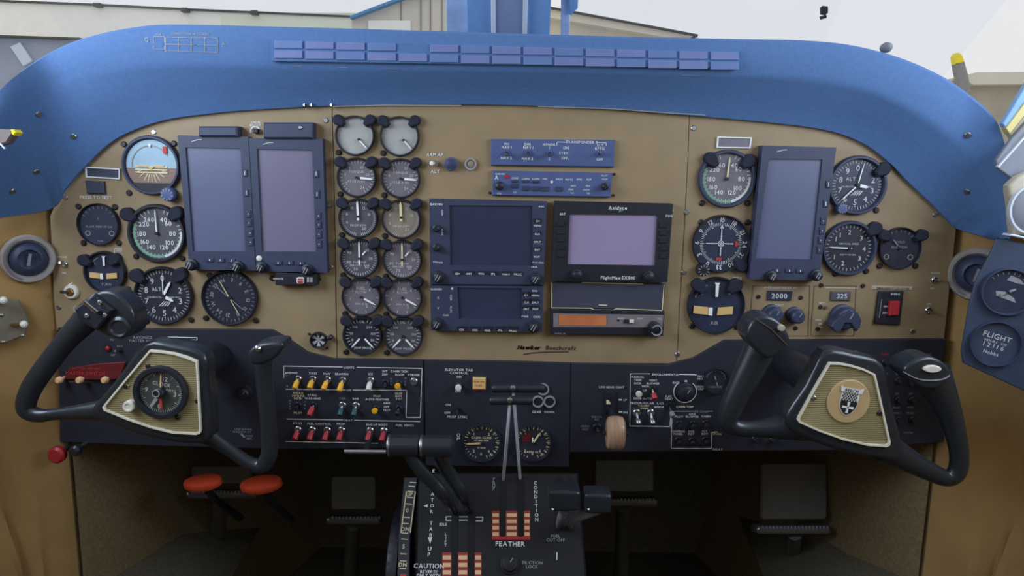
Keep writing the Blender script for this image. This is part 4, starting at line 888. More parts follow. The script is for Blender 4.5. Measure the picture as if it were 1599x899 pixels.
toggle('toggle_switch', 'yellow-capped toggle under the AUTO FEATHER lettering', 588, 637, -1, .5, tip='yellow_plastic', tr=4.2, group=G, nut='black_plastic')
toggle('toggle_switch', 'black toggle under the PROP GOV TEST lettering', 623, 637, -1, 6, tip='black_plastic', nut='black_plastic', tr=4, group=G)
for nm, x, y in (('red-sleeved toggle under the PITOT lettering', 465.5, 670.5), ('red-sleeved toggle under the word FUEL of FUEL CONTROL', 488, 671), ('red-sleeved toggle under the word CONTROL', 511.5, 671.5), ('red-sleeved toggle under the PROP lettering in the heat row', 533.5, 671.5), ('red-sleeved toggle under the word ENG of ENG LIP BOOT', 578, 672), ('red-sleeved toggle under the word BOOT, half behind the lever grip', 600, 672.5)):
    toggle('toggle_switch', nm, x, y, -2, 11.5, tip='red_plastic', tiplen=.78, tr=4.2, group=G, r=6)
pr('sl', 'AVIONICS', 223, 526.5, 4.2, 'grey_print'); pr('sl', 'MASTER PWR', 223, 531.5, 4.2, 'grey_print'); ln('sl', [(262, 526), (308, 527), (307, 531)], 1)
pr('sl', 'LITE', 303, 530, 2.6, 'grey_print'); pr('sl', 'STEP DOWN', 380, 670, 3, 'grey_print'); pr('sl', 'WINDOW HT', 378, 674, 3, 'grey_print'); pr('sl', 'PARK', 390, 680, 3, 'grey_print'); pr('sl', 'BRK', 390, 684, 3, 'grey_print'); ln('sl', [(376, 677), (382, 683)], 2.5, 'grey_print')
pr('sl', 'EXT', 188, 540, 3, 'grey_print'); pr('sl', 'ON', 175, 530, 3, 'grey_print'); pr('sl', 'OFF', 177, 554, 3, 'grey_print')
f = PS.fr(140, 588); t = Thing('master_switch', 'red ganged master switch bar with peach tips behind pilot yoke', 'switch', f.o)
t.part('gang_bar', MB().pp(PS, [(107, 575), (150, 568), (196, 565), (188, 590), (172, 594), (100, 592)], .004, .008, .001), 'master_red')
mbp = MB().text(PS, 'MASTER SWITCH', 139, 580, 5, h=.0086).text(PS, 'BATTERY AND GEN', 140, 572.5, 3, h=.0086); t.part('lettering', mbp, 'red_print')
for x in (102.5, 134, 173): t.part('lever_tip', MB().lathe(PS.fr(x, 588.5), [(.002, 0), (.003, .012), (.0052, .014), (.0052, .018), (.003, .021)], 14), 'peach_plastic')
t.part('post', MB().rect(PS, 112, 576, 122, 588, 0, .005).rect(PS, 150, 573, 160, 588, 0, .005), 'black_plastic')
pr('sl', 'BATT', 115, 595.5, 3.2, 'grey_print'); pr('sl', 'GEN 1', 138, 595.5, 3.2, 'grey_print'); pr('sl', 'GEN 2', 171, 595.5, 3.2, 'grey_print')
toggle('toggle_switch', 'small steel toggle under the avionics master lettering', 187.5, 546, 0, -2, tip=None, r=4, nut='dark_screw')
f = PS.fr(169, 543); t = Thing('warning_lamp', 'tiny dark red lamp above the master switch bar', 'lamp', f.o); t.part('lens', MB().lathe(f, [(.0035, .001), (.003, .003), (.001, .004)], 12), 'red_plastic'); t.part('ring', MB().ring(f, .0036, .0048, 0, .002, 16), 'dark_screw')
knob('rotary_dimmer', 'black round knob between pilot yoke plate and yoke grip', 385, 611, 11, PS, 'black_plastic', .016)
# ------------------------------------------------------------------ centre sub-panel
for s_, x, y, h in (('ELEVATOR TAB', 717, 577, 3.8), ('CONTROL', 717, 581.7, 3.8), ('ON', 717, 588, 3.4), ('OFF', 715.5, 610.5, 3.4), ('ON', 700, 631.5, 3.6), ('OFF', 699, 644, 3.6), ('PROP SYNC', 714.5, 650.3, 3.8), ('GEAR', 838.5, 642.5, 3.6), ('DOWN', 858, 642.8, 3.0)): pr('sc', s_, x, y, h)
pr('sc', 'OIL', 716, 682, 5, cw=90); 
toggle('toggle_switch', 'white-capped toggle under the ELEVATOR TAB CONTROL lettering', 716.5, 601, 0, .6, tip='white_plastic', tr=4.6, nut='black_plastic')
toggle('toggle_switch', 'tiny steel toggle beside the PROP SYNC lettering', 715, 638, 0, 0, tip=None, nut='dark_screw', r=4)
t = unit('push_light', 'square amber push light with red lettering on centre sub-panel', [(738, 590), (758.5, 590.5), (758, 608.5), (738, 608)], 'button', 'amber_lens', .007, PS)
prints(t, [('PUSH ON', 748, 593.5, 2.6), ('Y/D', 748, 599.5, 3.8), ('PUSH OFF', 748, 605.5, 2.6)], 'red_print')
for i, (lb, x, y) in enumerate((('upper of the three ringed gear lamps', 848, 607), ('ringed gear lamp over the word GEAR', 840, 626), ('ringed gear lamp over the word DOWN', 858, 626))):
    f = PS.fr(x, y); t = Thing('gear_lamp', lb, 'lamp', f.o, 'gear lamps in a triangle'); t.part('ring', MB().ring(f, .0068, .0088, 0, .004, 28), 'grey_print'); t.part('lens', MB().lathe(f, [(.0068, 0), (.0068, .001), (.004, .0022)], 20), 'black_plastic')
# ------------------------------------------------------------------ copilot sub-panel
ln('sr', [(984, 583.5), (1015, 583.5)]); pr('sr', 'ENVIRONMENTAL', 1040, 584.5, 3.4); ln('sr', [(1061, 584.5), (1088, 585)]); ln('sr', [(984, 583), (983.5, 665), (1046, 666), (1047.5, 651)]); ln('sr', [(1050, 642), (1084, 642)], 1, 'grey_print'); ln('sr', [(1105, 642), (1113, 642)], 1, 'grey_print')
pr('sr', 'AIR COND', 1095, 642, 3, 'grey_print'); ln('sr', [(1049, 653), (1048, 700), (1111, 700), (1111.5, 675), (1121, 674)])
for s_, x, y in (('MANUAL', 996, 588.3), ('TEMP', 996, 593), ('INCR', 996, 598), ('VENT', 1020, 593.5), ('BLOWER', 1020, 598.3), ('HIGH', 1008, 602.5), ('LO', 1007, 609), ('DECR', 995.5, 621.5), ('AUTO', 1011, 621.8), ('BLEED AIR', 1010, 629), ('PRESS', 991, 629), ('RAD', 1031, 629.5), ('NORM', 1029, 635), ('ELEC', 1044, 618.5), ('HEAT', 1045, 622.5), ('INCR', 1056, 597), ('MAX', 1095, 587), ('HEAT', 1095, 591), ('HIGH', 1093, 603), ('PUMP', 1093, 607), ('LDG GEAR CONT', 955.5, 604), ('PILOT', 1060.5, 650), ('AUX', 1081, 646), ('BLOWER', 1081, 650), ('CABIN', 1102.5, 649.5), ('PANEL', 1059, 677), ('INST', 1079.5, 677), ('INST', 1100.5, 677), ('ENG', 1079.5, 673), ('PLT', 1100.5, 673), ('RELAY', 1121, 701), ('UP', 976.5, 624), ('DN', 976.5, 643.5)): pr('sr', s_, x, y, 3.2)
for s_, x, y in (('VALVES', 1005, 633), ('OPEN', 1006, 637), ('CABIN TEMP', 1069.5, 634.5), ('CONTROL', 1059, 673), ('SPARE', 1120, 677)): pr('sr', s_, x, y, 3.1, 'cream_print')
for s_, x, y in (('DN LCK', 932.5, 650.5), ('REL', 932.5, 654.5), ('HORN', 914, 665), ('TEST', 914, 670)): pr('sr', s_, x, y, 3, 'grey_print')
ln('sr', [(966, 624), (971, 624)], 2); ln('sr', [(966, 643), (971, 643)], 2)
G = 'toggle switches on the copilot sub-panel'
toggle('toggle_switch', 'white-capped toggle under the MANUAL TEMP lettering', 995.5, 610, .5, 2, tip='white_plastic', tr=4.4, nut='black_plastic', group=G)
toggle('toggle_switch', 'red-sleeved toggle under the VENT BLOWER lettering', 1018.5, 607, 2, 12, tip='red_plastic', tiplen=.55, tr=4, nut='dark_screw', group=G)
toggle('toggle_switch', 'steel-sleeved toggle nearer PRESS under the VALVES OPEN lettering', 994, 644, 1.5, 14, tip='steel', tiplen=.45, tr=4, group=G, r=6)
toggle('toggle_switch', 'steel-sleeved toggle nearer NORM under the VALVES OPEN lettering', 1016, 644, 2, 14, tip='steel', tiplen=.45, tr=4, group=G, r=6)
toggle('toggle_switch', 'grey-sleeved toggle under the ELEC HEAT lettering', 1044.5, 633, 4, 13, tip='grey_trim', tiplen=.4, tr=4, nut='black_plastic', group=G, lev='black_plastic')
for nm, x, y in (('PILOT', 1060.5, 661), ('AUX BLOWER', 1081.5, 661), ('CABIN', 1101, 660)): toggle('toggle_switch', 'black toggle under the %s lettering' % nm, x, y, 0, 2, tip='black_plastic', nut='dark_screw', group=G, tr=4)
for nm, x, y in (('CONTROL PANEL', 1059, 686), ('ENG INST', 1080, 687), ('PLT INST', 1101, 686)): toggle('toggle_switch', 'black toggle under the %s lettering' % nm, x, y, 0, 2, tip='black_plastic', nut='dark_screw', group=G, tr=4)
toggle('toggle_switch', 'steel-tipped toggle beside the landing gear wheel handle', 932, 667, 0, 0, tip=None, nut='black_plastic', r=7, group=G)
t = knob('rotary_selector', 'large black rotary knob with white ring above CABIN TEMP', 1069.5, 611, 15, PS, 'black_plastic', .014); f = PS.fr(1069.5, 611); m_ = PS.mpp(1069.5, 611)
t.part('scale_ring', MB().ring(f, 17 * m_, 18.2 * m_, 0, .0012, 40, 40, 320), 'white_print'); t.part('index_mark', MB().bar(f, 0, 16.5 * m_, 19 * m_, 4 * m_, 3 * m_, .003), 'white_print')
t = Thing('landing_gear_lever', 'landing gear handle with brown translucent wheel knob', 'lever', PS.at(953, 640))
t.part('slot_plate', MB().rect(PS, 945, 612, 962, 645, 0, .003, .0006), 'black_plastic'); t.part('slot_flag', MB().pp(PS, [(947, 631), (947, 624.5), (951, 625), (954, 631)], .002, .0042), 'cream_print')
t.part('arm', MB().sweep([PS.at(954, 640, 0), PS.at(957, 650, .03), PS.at(960, 662, .05)], [.005, .005, .005], (1, 0, 0), 10), 'black_plastic')
pw = Plane((0, -0.062, 0)); f = pw.fr(961, 676); m_ = pw.mpp(961, 676); ax = Fr(f.o, V((0, -1, 0)), V((0, 0, 1)), V((1, 0, 0)))
R_ = 27.5 * m_; t.part('wheel_knob', MB().lathe(ax, [(R_ * .45, -.013), (R_ * .75, -.0128), (R_ * .94, -.010), (R_, -.004), (R_, .004), (R_ * .94, .010), (R_ * .75, .0128), (R_ * .45, .013)], 32, sx=.8), 'translucent_knob')
t.part('axle', MB().lathe(ax, [(.003, -.018), (.003, .018)], 10), 'dark_screw')
pr('sr', 'BLEED AIR', 1326, 548, 3.4, 'grey_print'); pr('sr', 'VALVES', 1326, 552.5, 3.4, 'grey_print'); pr('sr', 'FURN', 1382, 553, 3, 'red_print')
for s_, x, y in (('PROP', 1403, 553), ('PITCH', 1425, 553), ('ACFT', 1449, 553), ('OXY', 1382, 583), ('INV', 1402, 583.5), ('AC', 1401, 614.5), ('DC', 1422, 614.5), ('PILOT', 1400, 636), ('AVN', 1421, 635.5), ('COPLT', 1400, 644.5), ('START', 1422, 644.5), ('STATIC', 1418, 675)): pr('sr', s_, x, y, 2.8, 'grey_print')
CB = {(1382, 565): 'under the red FURN lettering', (1402, 565): 'between the PROP and INV lettering', (1424, 565): 'under the PITCH lettering', (1402, 594): 'between the INV and AC lettering', (1424, 594): 'above the DC lettering', (1402, 624): 'between the AC and PILOT lettering', (1424, 624): 'between the DC and AVN lettering', (1402, 655): 'under the COPLT lettering', (1424, 655): 'between the START and STATIC lettering'}
for x in (1382, 1402, 1424):
    for y in (565, 594, 624, 655):
        if x == 1382 and y > 570: continue
        f = PS.fr(x, y); t = Thing('circuit_breaker', 'small black circuit breaker button ' + CB[(x, y)], 'circuit breaker', f.o, 'circuit breakers on copilot sub-panel')
        t.part('collar', MB().lathe(f, [(.0055, 0), (.0055, .002), (.0045, .003)], 14), 'dark_screw'); t.part('button', MB().lathe(f, [(.0036, .002), (.0036, .007), (.003, .0078)], 14), 'black_plastic')
for x, y in ((1179, 685), (1206, 686)):
    f = PS.fr(x, y); t = Thing('circuit_breaker', 'small black breaker button below the copilot yoke arm, nearer the ' + ('RELAY lettering' if x < 1190 else 'yoke plate'), 'circuit breaker', f.o, 'breakers below copilot yoke arm')
    t.part('collar', MB().lathe(f, [(.0055, 0), (.0055, .002), (.0045, .003)], 14), 'dark_screw'); t.part('button', MB().lathe(f, [(.0036, .002), (.0036, .007), (.003, .0078)], 14), 'black_plastic')

# ------------------------------------------------------------------ control yokes
def yoke(label, Y, hub, plate, horns, heads, center):
    pl = Plane((0, Y, 0)); t = Thing('control_yoke', label, 'control wheel', pl.at(*center)); mp = pl.mpp(*center)
    t.part('hub', MB().pp(pl, closed([(center[0] + (x - center[0]) * 1.045, center[1] + (y - center[1]) * 1.045) for x, y in hub], 3), -.022, 0.001, .006), 'yoke_plastic')
    t.part('column', MB().lathe(Fr(pl.at(center[0], center[1]), V((1, 0, 0)), V((0, 0, 1)), V((0, 1, 0))), [(.034, .012), (.026, .06), (.022, abs(Y) - .008)], 24), 'black_plastic')
    for h in horns:
        pts = [pl.at(x, y, -.018) for x, y, r in h]; t.part('horn', MB().sweep(pts, [r * mp for x, y, r in h], (0, 1, 0), 18, 6, .85), 'yoke_plastic')
    pin = [tuple(q) for q in plate]; c = (sum(p[0] for p in pin) / len(pin), sum(p[1] for p in pin) / len(pin))
    inner = [(c[0] + (x - c[0]) * .955, c[1] + (y - c[1]) * .955) for x, y in pin]
    t.part('plate_trim', MB().frame(pl, pin, inner, -.004, .005), 'plate_trim', label='cream trim outlining the centre plate')
    t.part('centre_plate', MB().pp(pl, inner, -.004, .002), 'olive_plate', label='ribbed olive centre plate')
    for poly, hh in heads: t.part('grip_head', MB().pp(pl, closed(poly, 3), -.026, hh, .0042), 'yoke_plastic')
    return t, pl, mp
hubL = [(226, 539), (270, 541), (315, 556), (321, 600), (327, 662), (323, 684), (300, 691), (250, 685), (200, 671), (158, 653), (146, 639), (160, 621), (190, 584)]
plateL = [(233, 546.5), (252, 548), (272, 551), (292, 557), (307.5, 563.5), (309, 585), (311, 625), (313.5, 672), (312, 677), (306, 679), (270, 677), (235, 668.5), (200, 656.5), (162, 641), (159.5, 636), (163, 631), (195, 592)]
tL, pY, mY = yoke('pilot control yoke with clock in its centre plate', -.20, hubL, plateL,
    [[(195, 640, 26), (155, 641, 17), (92, 646, 10), (60, 648, 12), (41, 638, 15), (46, 612, 16), (66, 580, 16.5), (105, 530, 17), (140, 494, 22)],
     [(305, 668, 22), (332, 684, 14.5), (360, 703, 10.5), (388, 722, 11), (408, 727, 13), (420, 710, 13.5), (420, 680, 13), (417, 635, 13), (412, 590, 13.5), (411, 560, 15)]],
    [([(117, 482), (135, 465), (159, 454), (182, 458), (205, 482), (210, 508), (202, 525), (177, 528), (150, 517), (122, 500)], .006),
     ([(386, 558), (389, 547), (401, 538), (422, 534), (440, 535), (441, 546), (427, 561), (404, 570), (391, 567)], .008)], (240, 620))
tL.part('switch_box', MB().pp(pY, [(114, 484), (146, 460), (176, 484), (150, 516)], .002, .014, .002), 'black_plastic', label='raised switch box on the grip head')
tL.part('trim_rocker', MB().pp(pY, [(127, 473), (132, 469), (153, 486), (149, 491)], .012, .020, .001), 'chrome', label='chrome split trim rocker')
tL.part('rocker_gap', MB().line(pY, [(129.7, 471), (151, 488.4)], 1.0, .0206, .0012), 'black_print')
for x, y in ((156, 472), (136, 493), (164, 492)): tL.part('screw', MB().lathe(pY.fr(x, y, .014), [(.0028, -.001), (.0028, .0012), (.002, .002)], 12), 'steel')
tL.part('thumb_button', MB().lathe(pY.fr(188, 511, .006), [(.0135, -.002), (.0135, .003), (.010, .005), (.008, .003)], 22), 'yoke_plastic', label='round thumb button recess')
tL.part('edge_trim', MB().line(pY, [(118, 487), (114, 481), (118, 477)], 1.2, .016).line(pY, [(139, 466), (147, 459)], 1.4, .016), 'grey_print')
tL.part('screw', MB().lathe(pY.fr(403, 544, .008), [(.004, -.001), (.004, .002), (.002, .004)], 12), 'chrome')
for x, y in ((197, 603), (308, 626), (231, 571)): tL.part('screw', MB().lathe(pY.fr(x, y, .002), [(.003, 0), (.003, .001), (.002, .0018)], 12), 'dark_screw')
tL.part('plate_mark', MB().line(pY, [(195, 600), (197, 606)], 1.2, .0032).line(pY, [(198, 599), (200, 605)], 1.2, .0032).line(pY, [(193, 604), (202, 601)], 1.2, .0032), 'cream_print')
pC = Plane((0, -.202, 0))
def clock_face(f, q):
    w = MB().ticks(f, .86 * q, .96 * q, 0, 354, 60, .018 * q, H).ticks(f, .78 * q, .96 * q, 0, 330, 12, .035 * q, H)
    nums(w, f, q, .66, [(12, '12'), (90, '3'), (180, '6'), (270, '9')], .22)
    w.glyphs(f, 'CLOCK', .16 * q, H, y=.38 * q).glyphs(f, '8 DAY', .10 * q, H, x=.45 * q, y=.16 * q); return w
gauge('yoke_clock', 'round clock with red hand set in the pilot yoke plate', 253, 611, 42.5, 'dial_clock', draw=clock_face, bw=.20, pl=pC, cw=10, cat='clock',
      needles=[(-4, .92, .25, .06, 'peach_plastic'), (205, .85, .3, .16, 'grey_print'), (170, .80, .25, .12, 'red_print')], screws=[(25, 40)],
      extra=lambda t, f, q: (t.part('centre_cap', MB().lathe(f, [(q * .24, .0018), (q * .24, .009), (q * .2, .010)], 20), 'black_plastic'), t.part('cap_ring', MB().ring(Fr(f.pt(-.1 * q, 0), f.u, f.v, f.n), q * .14, q * .18, .009, .0108, 20), 'grey_print'), t.part('winding_knob', MB().lathe(pC.fr(206, 631), [(.0065, .0), (.0068, .008), (.006, .0105), (.004, .0105), (.0036, .0096)], 20), 'white_plastic', label='cream winding knob')))
hubR = [(1290, 552), (1335, 556), (1378, 572), (1391, 630), (1408, 698), (1400, 716), (1370, 713), (1310, 701), (1250, 678), (1232, 662), (1235, 642), (1262, 602)]
plateR = [(1295, 566), (1312, 566.5), (1330, 570), (1350, 576), (1367, 584), (1371, 600), (1378, 632), (1391, 690), (1390, 695.5), (1385, 698), (1355, 696), (1317, 687), (1280, 674), (1248, 660), (1245.5, 656), (1247, 651), (1270, 609)]
tR, pY, mY = yoke('copilot control yoke with shield crest on its centre plate', -.20, hubR, plateR,
    [[(1265, 660, 30), (1225, 665, 22), (1185, 669, 14), (1152, 668, 13), (1137, 658, 15), (1142, 636, 18), (1160, 598, 21), (1182, 556, 25), (1197, 525, 28)],
     [(1380, 698, 27), (1415, 717, 20), (1450, 735, 16), (1478, 746, 14), (1494, 737, 15), (1498, 712, 15), (1493, 680, 16), (1482, 643, 19.5), (1466, 608, 26), (1452, 585, 33)]],
    [([(1168, 532), (1169, 512), (1180, 497), (1200, 493), (1222, 506), (1234, 530), (1226, 545), (1198, 560)], .012), ([(1412, 582), (1424, 565), (1450, 557), (1474, 566), (1487, 586), (1470, 604), (1440, 606)], .012)], (1320, 630))
tR.part('edge_trim', MB().line(pY, [(1180, 497), (1205, 514), (1229, 538)], 1.6, .0135, .003), 'chrome', label='thin bright rim across the grip head')
tR.part('thumb_button', MB().lathe(pY.fr(1454, 575, .012), [(.0105, -.001), (.0105, .003), (.0085, .004)], 24, sy=.42), 'white_plastic', label='white oval push button')
tR.part('edge_trim', MB().line(pY, catmull([(1412, 581), (1432, 591), (1452, 594), (1473, 592), (1484, 586)], 4), 1.2, .0135, .003), 'grey_print')
tR.part('trigger_button', MB().lathe(pY.fr(1219, 511, .012), [(.004, -.002), (.004, .004), (.003, .006)], 14), 'cream_trim', label='small cream push button')
for x, y in ((1271, 621), (1373, 645)): tR.part('screw', MB().lathe(pY.fr(x, y, .002), [(.003, 0), (.003, .001), (.002, .0018)], 12), 'steel' if x < 1300 else 'dark_screw')
pC = Plane((0, -.202, 0)); f = pC.fr(1324, 626).cw(9); mC = pC.mpp(1324, 626)
disc = tR.part('crest_disc', MB().lathe(f, [(35 * mC, 0), (35 * mC, .0015), (34 * mC, .0022)], 48, sx=.95), 'tan_disc', label='tan disc carrying the crest')
S = mC * 1.12
shield = lambda k, o: [(x * k * S, y * k * S) for x, y in [(-12.5, 16), (12.5, 16), (12.5, -4), (10.5, -11), (6, -17), (0, -20.5), (-6, -17), (-10.5, -11), (-12.5, -4)]]
tR.part('crest_shield', MB().flat(f, shield(1.0, 0), .0030, .001), 'white_print', disc)
tR.part('crest_field', MB().flat(f, [(x * S, y * S) for x, y in [(-11.5, 1), (11.5, 1), (11.5, -4), (9.6, -10.4), (5.5, -16), (0, -19), (-5.5, -16), (-9.6, -10.4), (-11.5, -4)]], .0034, .0006), 'black_print', disc)
chk = MB()
for r in range(5):
    for k in range(6):
        x = (-10.5 + k * 3.9 + (1.9 if r % 2 else 0)) * S; y = (12.5 - r * 2.6) * S
        if x < 10.5 * S: chk.flat(f, [(x - .9 * S, y - 1.2 * S), (x + .9 * S, y - 1.2 * S), (x + .9 * S, y + 1.2 * S), (x - .9 * S, y + 1.2 * S)], .0034, .0006)
tR.part('crest_checks', chk, 'black_print', disc)
cr = MB()
for a in (0, 90, 180, 270): cr.bar(Fr(f.pt(0, -8 * S), f.u, f.v, f.n), a, 0, 8 * S, 2 * S, 3.8 * S, .0038, th=.0005)
tR.part('crest_cross', cr, 'white_print', disc)
bn = MB().flat(f, [(-16 * S, 22 * S), (-12 * S, 19.5 * S), (12 * S, 19.5 * S), (16 * S, 22 * S), (15 * S, 14 * S), (11 * S, 13.5 * S), (-11 * S, 13.5 * S), (-15 * S, 14 * S)], .0037, .0006)
tR.part('crest_banner', bn, 'white_print', disc); tR.part('crest_lettering', MB().glyphs(f, 'BEECH', 4.2 * S, .0041, y=16.6 * S), 'black_print', disc)
# ------------------------------------------------------------------ centre pedestal and levers
PP = Plane(PS.at(780, 733, .010), (0, -cos(radians(40)), sin(radians(40))))
ped = Thing('control_pedestal', 'black sloping centre pedestal with red striped lever gates', 'pedestal', PP.at(775, 980))
ped.part('housing', MB().pp(PP, [(652, 737), (903, 737), (924, 990), (646, 990)], -.30, 0, .003), 'pedestal_black')
for x0, x1, y0, y1 in ((705, 715, 768, 985), (730.5, 741, 768, 985), (780, 790, 742, 838), (808, 818, 742, 838), (867, 877, 745, 830), (886, 896, 745, 830)):
    ped.part('lever_slot', MB().pp(PP, rrect(x0, y0, x1, y1, 4), -.001, .0009), 'slot_black')
def gate(segs, y0, y1, rows, foot):
    for a, b in segs:
        ped.part('gate_plate', MB().rect(PP, a, y0, b, y1, 0, .0006), 'gate_red')
        st = (y1 - foot - y0) / rows
        for r in range(rows): ped.part('gate_stripe', MB().rect(PP, a + 1, y0 + st * (r + .42), b - 1, y0 + st * (r + .98), 0, .0011), 'peach_plastic')
    if foot: ped.part('gate_foot', MB().rect(PP, segs[0][0], y1 - foot, segs[-1][1], y1, 0, .0008), 'red_plastic', label='bright red bar')
gate([(768, 780), (790, 808), (818, 828)], 797, 842.5, 4, 6); gate([(690.5, 705), (715, 730.5), (741, 752)], 862, 972, 9, 6)
mb = MB().text(PP, 'FEATHER', 797.5, 849, 7.2).text(PP, 'CAUTION', 670.5, 883.5, 6.8).text(PP, 'REVERSE', 670, 892.5, 4.4).text(PP, 'ONLY WITH', 669.5, 898, 4.2).text(PP, 'ENGINES', 669, 904, 4.2).text(PP, 'RUNNING', 668.5, 910, 4.2).text(PP, 'IDLE', 692.5, 818.5, 4)
mb.column(PP, 'ELEVATOR TAB', 677.5, 735, 673, 835, 5.2).column(PP, 'UP', 671.5, 856.5, 670.5, 865.5, 6).column(PP, 'LIFT', 696.7, 834, 696, 851, 4.2)
mb.pp(PP, [(668.5, 839), (675, 839), (671.5, 849)], 0, .0008).pp(PP, [(661.5, 789.5), (668, 787), (667.5, 792)], 0, .0008)
mb.line(PP, [(705.5, 806.3), (696.5, 806.3), (696.5, 812.3), (705.5, 812.3)], 1.2).line(PP, [(717, 806.5), (732, 806.5)], 1.2).line(PP, [(717, 812), (732, 812)], 1.2).line(PP, [(743, 807), (754, 807), (753.5, 813), (743, 813)], 1.2)
mb.column(PP, 'CONDITION', 836.5, 754, 838.5, 811, 5.4).line(PP, [(869.8, 862), (869.5, 874)], 1.6)
ped.part('lettering', mb, 'white_print')
ped.part('lettering', MB().column(PP, 'PROP', 772, 748, 771.5, 763, 5).text(PP, 'FUEL', 868, 837, 4.6).text(PP, 'CUT OFF', 868, 843, 4.6).text(PP, 'FRICTION', 832, 878.5, 4.6).text(PP, 'LOCK', 831, 884.5, 4.6), 'grey_print')
PK = Plane(PP.o + PP.n * .0, PP.n)
knob('friction_lock_control', 'flat black friction knob with slanted white index line below FEATHER', 796, 881, 15, PP, 'pedestal_black', .010)
# elevator trim wheel and its scale strip
t = Thing('elevator_trim_wheel', 'black elevator trim wheel at the pilot side of the pedestal', 'trim wheel', PP.at(612, 900))
c = PP.at(612, 872) + V((0, .075, -.062)); axf = Fr(c, V((0, -1, 0)), V((0, 0, 1)), V((1, 0, 0)))
t.part('wheel', MB().lathe(axf, [(.03, -.010), (.086, -.010), (.0965, -.007), (.098, 0), (.0965, .007), (.086, .010), (.03, .010)], 48), 'black_plastic')
rb = MB()
for i in range(40):
    a = 2 * pi * i / 40; d = axf.u * cos(a) + axf.v * sin(a); e = axf.u * -sin(a) + axf.v * cos(a); o = axf.o + d * .0975
    rb.prism([o + e * -.0022 + axf.n * -.006, o + e * .0022 + axf.n * -.006, o + e * .0022 + axf.n * .006, o + e * -.0022 + axf.n * .006], d, .003)
t.part('rim_ribs', rb, 'dark_screw', kind='stuff')
t = Thing('trim_scale', 'narrow black trim scale strip with white DN and UP marks beside the trim wheel', 'scale', PP.at(632, 860))
t.part('strip', MB().pp(PP, [(631, 745), (651.5, 745), (640, 835), (637, 985), (618, 985), (622, 835)], -.03, .001, .0006), 'black_plastic')
sm = MB().line(PP, [(634.5, 767), (626, 831.5)], 1.6, .0016).line(PP, [(648.5, 767), (640.5, 831.5)], 1.6, .0016)
for x, y in ((641, 767), (640.5, 776.5), (638.5, 786.5), (635, 807.5), (633, 817), (632, 832), (631.5, 841.5), (630, 864.5), (629.5, 875.5), (629, 887.5), (645, 753), (643, 759)): sm.line(PP, [(x - 5, y - .3), (x + 5, y + .3)], 1.4, .0016)
for s_, x, y in (('UP', 640, 772), ('0', 636.5, 797), ('DN', 633.5, 826.3), ('5', 631, 853), ('DN', 629.5, 881.5)): sm.text(PP, s_, x, y, 6, h=.0016)
t.part('marks', sm, 'cream_print'); t.part('red_mark', MB().rect(PP, 625, 896, 634, 905, 0, .0016), 'red_print')
def grip(t, x0, x1, y, r, Y, name='grip', mt='yoke_plastic', ring=True):
    pg = Plane((0, Y, 0)); a, b = pg.at(x0, y), pg.at(x1, y); mp = pg.mpp(x0, y); L = (b - a).length; d = (b - a).normalized()
    f = Fr(a, V((0, -1, 0)), d.cross(V((0, -1, 0))), d); R = r * mp
    g = t.part(name, MB().lathe(f, [(R * .8, 0), (R, L * .05), (R, L * .95), (R * .85, L)], 24), mt)
    if ring: t.part('end_ring', MB().lathe(f, [(R * 1.0, -.0006), (R * 1.03, .0004), (R * 1.03, .0018), (R * 1.0, .0026)], 24, cap=False), 'steel', g)
t = Thing('power_lever', 'black power lever with ringed cylinder grip over the switch rows', 'lever', PP.at(709, 800))
grip(t, 607, 656, 695, 17, -.11); pg = Plane((0, -.11, 0))
t.part('arm', MB().sweep([pg.at(637, 704), atY(655, 732, -.109), atY(676, 754, -.104), atY(697, 778, -.098), PP.at(710, 802, -.006)], [.0090, .0098, .0098, .0085, .0042], (0, 1, 0), 14, 5, .7), 'yoke_plastic')
t = Thing('power_lever', 'black power lever with ringed cylinder grip beside the cabin climb gauge', 'lever', PP.at(736, 800))
grip(t, 657.5, 708, 696, 17, -.11)
t.part('arm', MB().sweep([pg.at(684, 706), atY(692, 725, -.094), atY(708, 748, -.088), atY(725, 775, -.085), PP.at(735.5, 802, -.006)], [.0100, .0100, .0098, .0085, .0042], (0, 1, 0), 14, 5, .7), 'yoke_plastic')
for lb, gx0, gx1, gy, sx, bx, gY in (('prop lever with upper black handle and bright steel shaft', 768, 850, 606, 801, 812.5, -.072), ('prop lever with lower black handle and bright steel shaft', 765, 832, 625, 796, 785.5, -.096)):
    t = Thing('prop_lever', lb, 'lever', PP.at(bx, 745)); pg = Plane((0, gY, 0))
    grip(t, gx0, gx1, gy, 7, gY, 'handle', 'black_plastic', False)
    t.part('shaft', MB().sweep([pg.at(sx, gy + 4), atY((sx * .6 + bx * .4), gy + 55, gY + .010), PP.at(bx, 752, -.006)], [.0022, .0022, .0022], (0, 1, 0), 10, 6), 'silver_rod')
    t.part('collar', MB().lathe(pg.fr(sx, gy, .007), [(.004, -.004), (.004, .001), (.002, .002)], 12), 'steel')
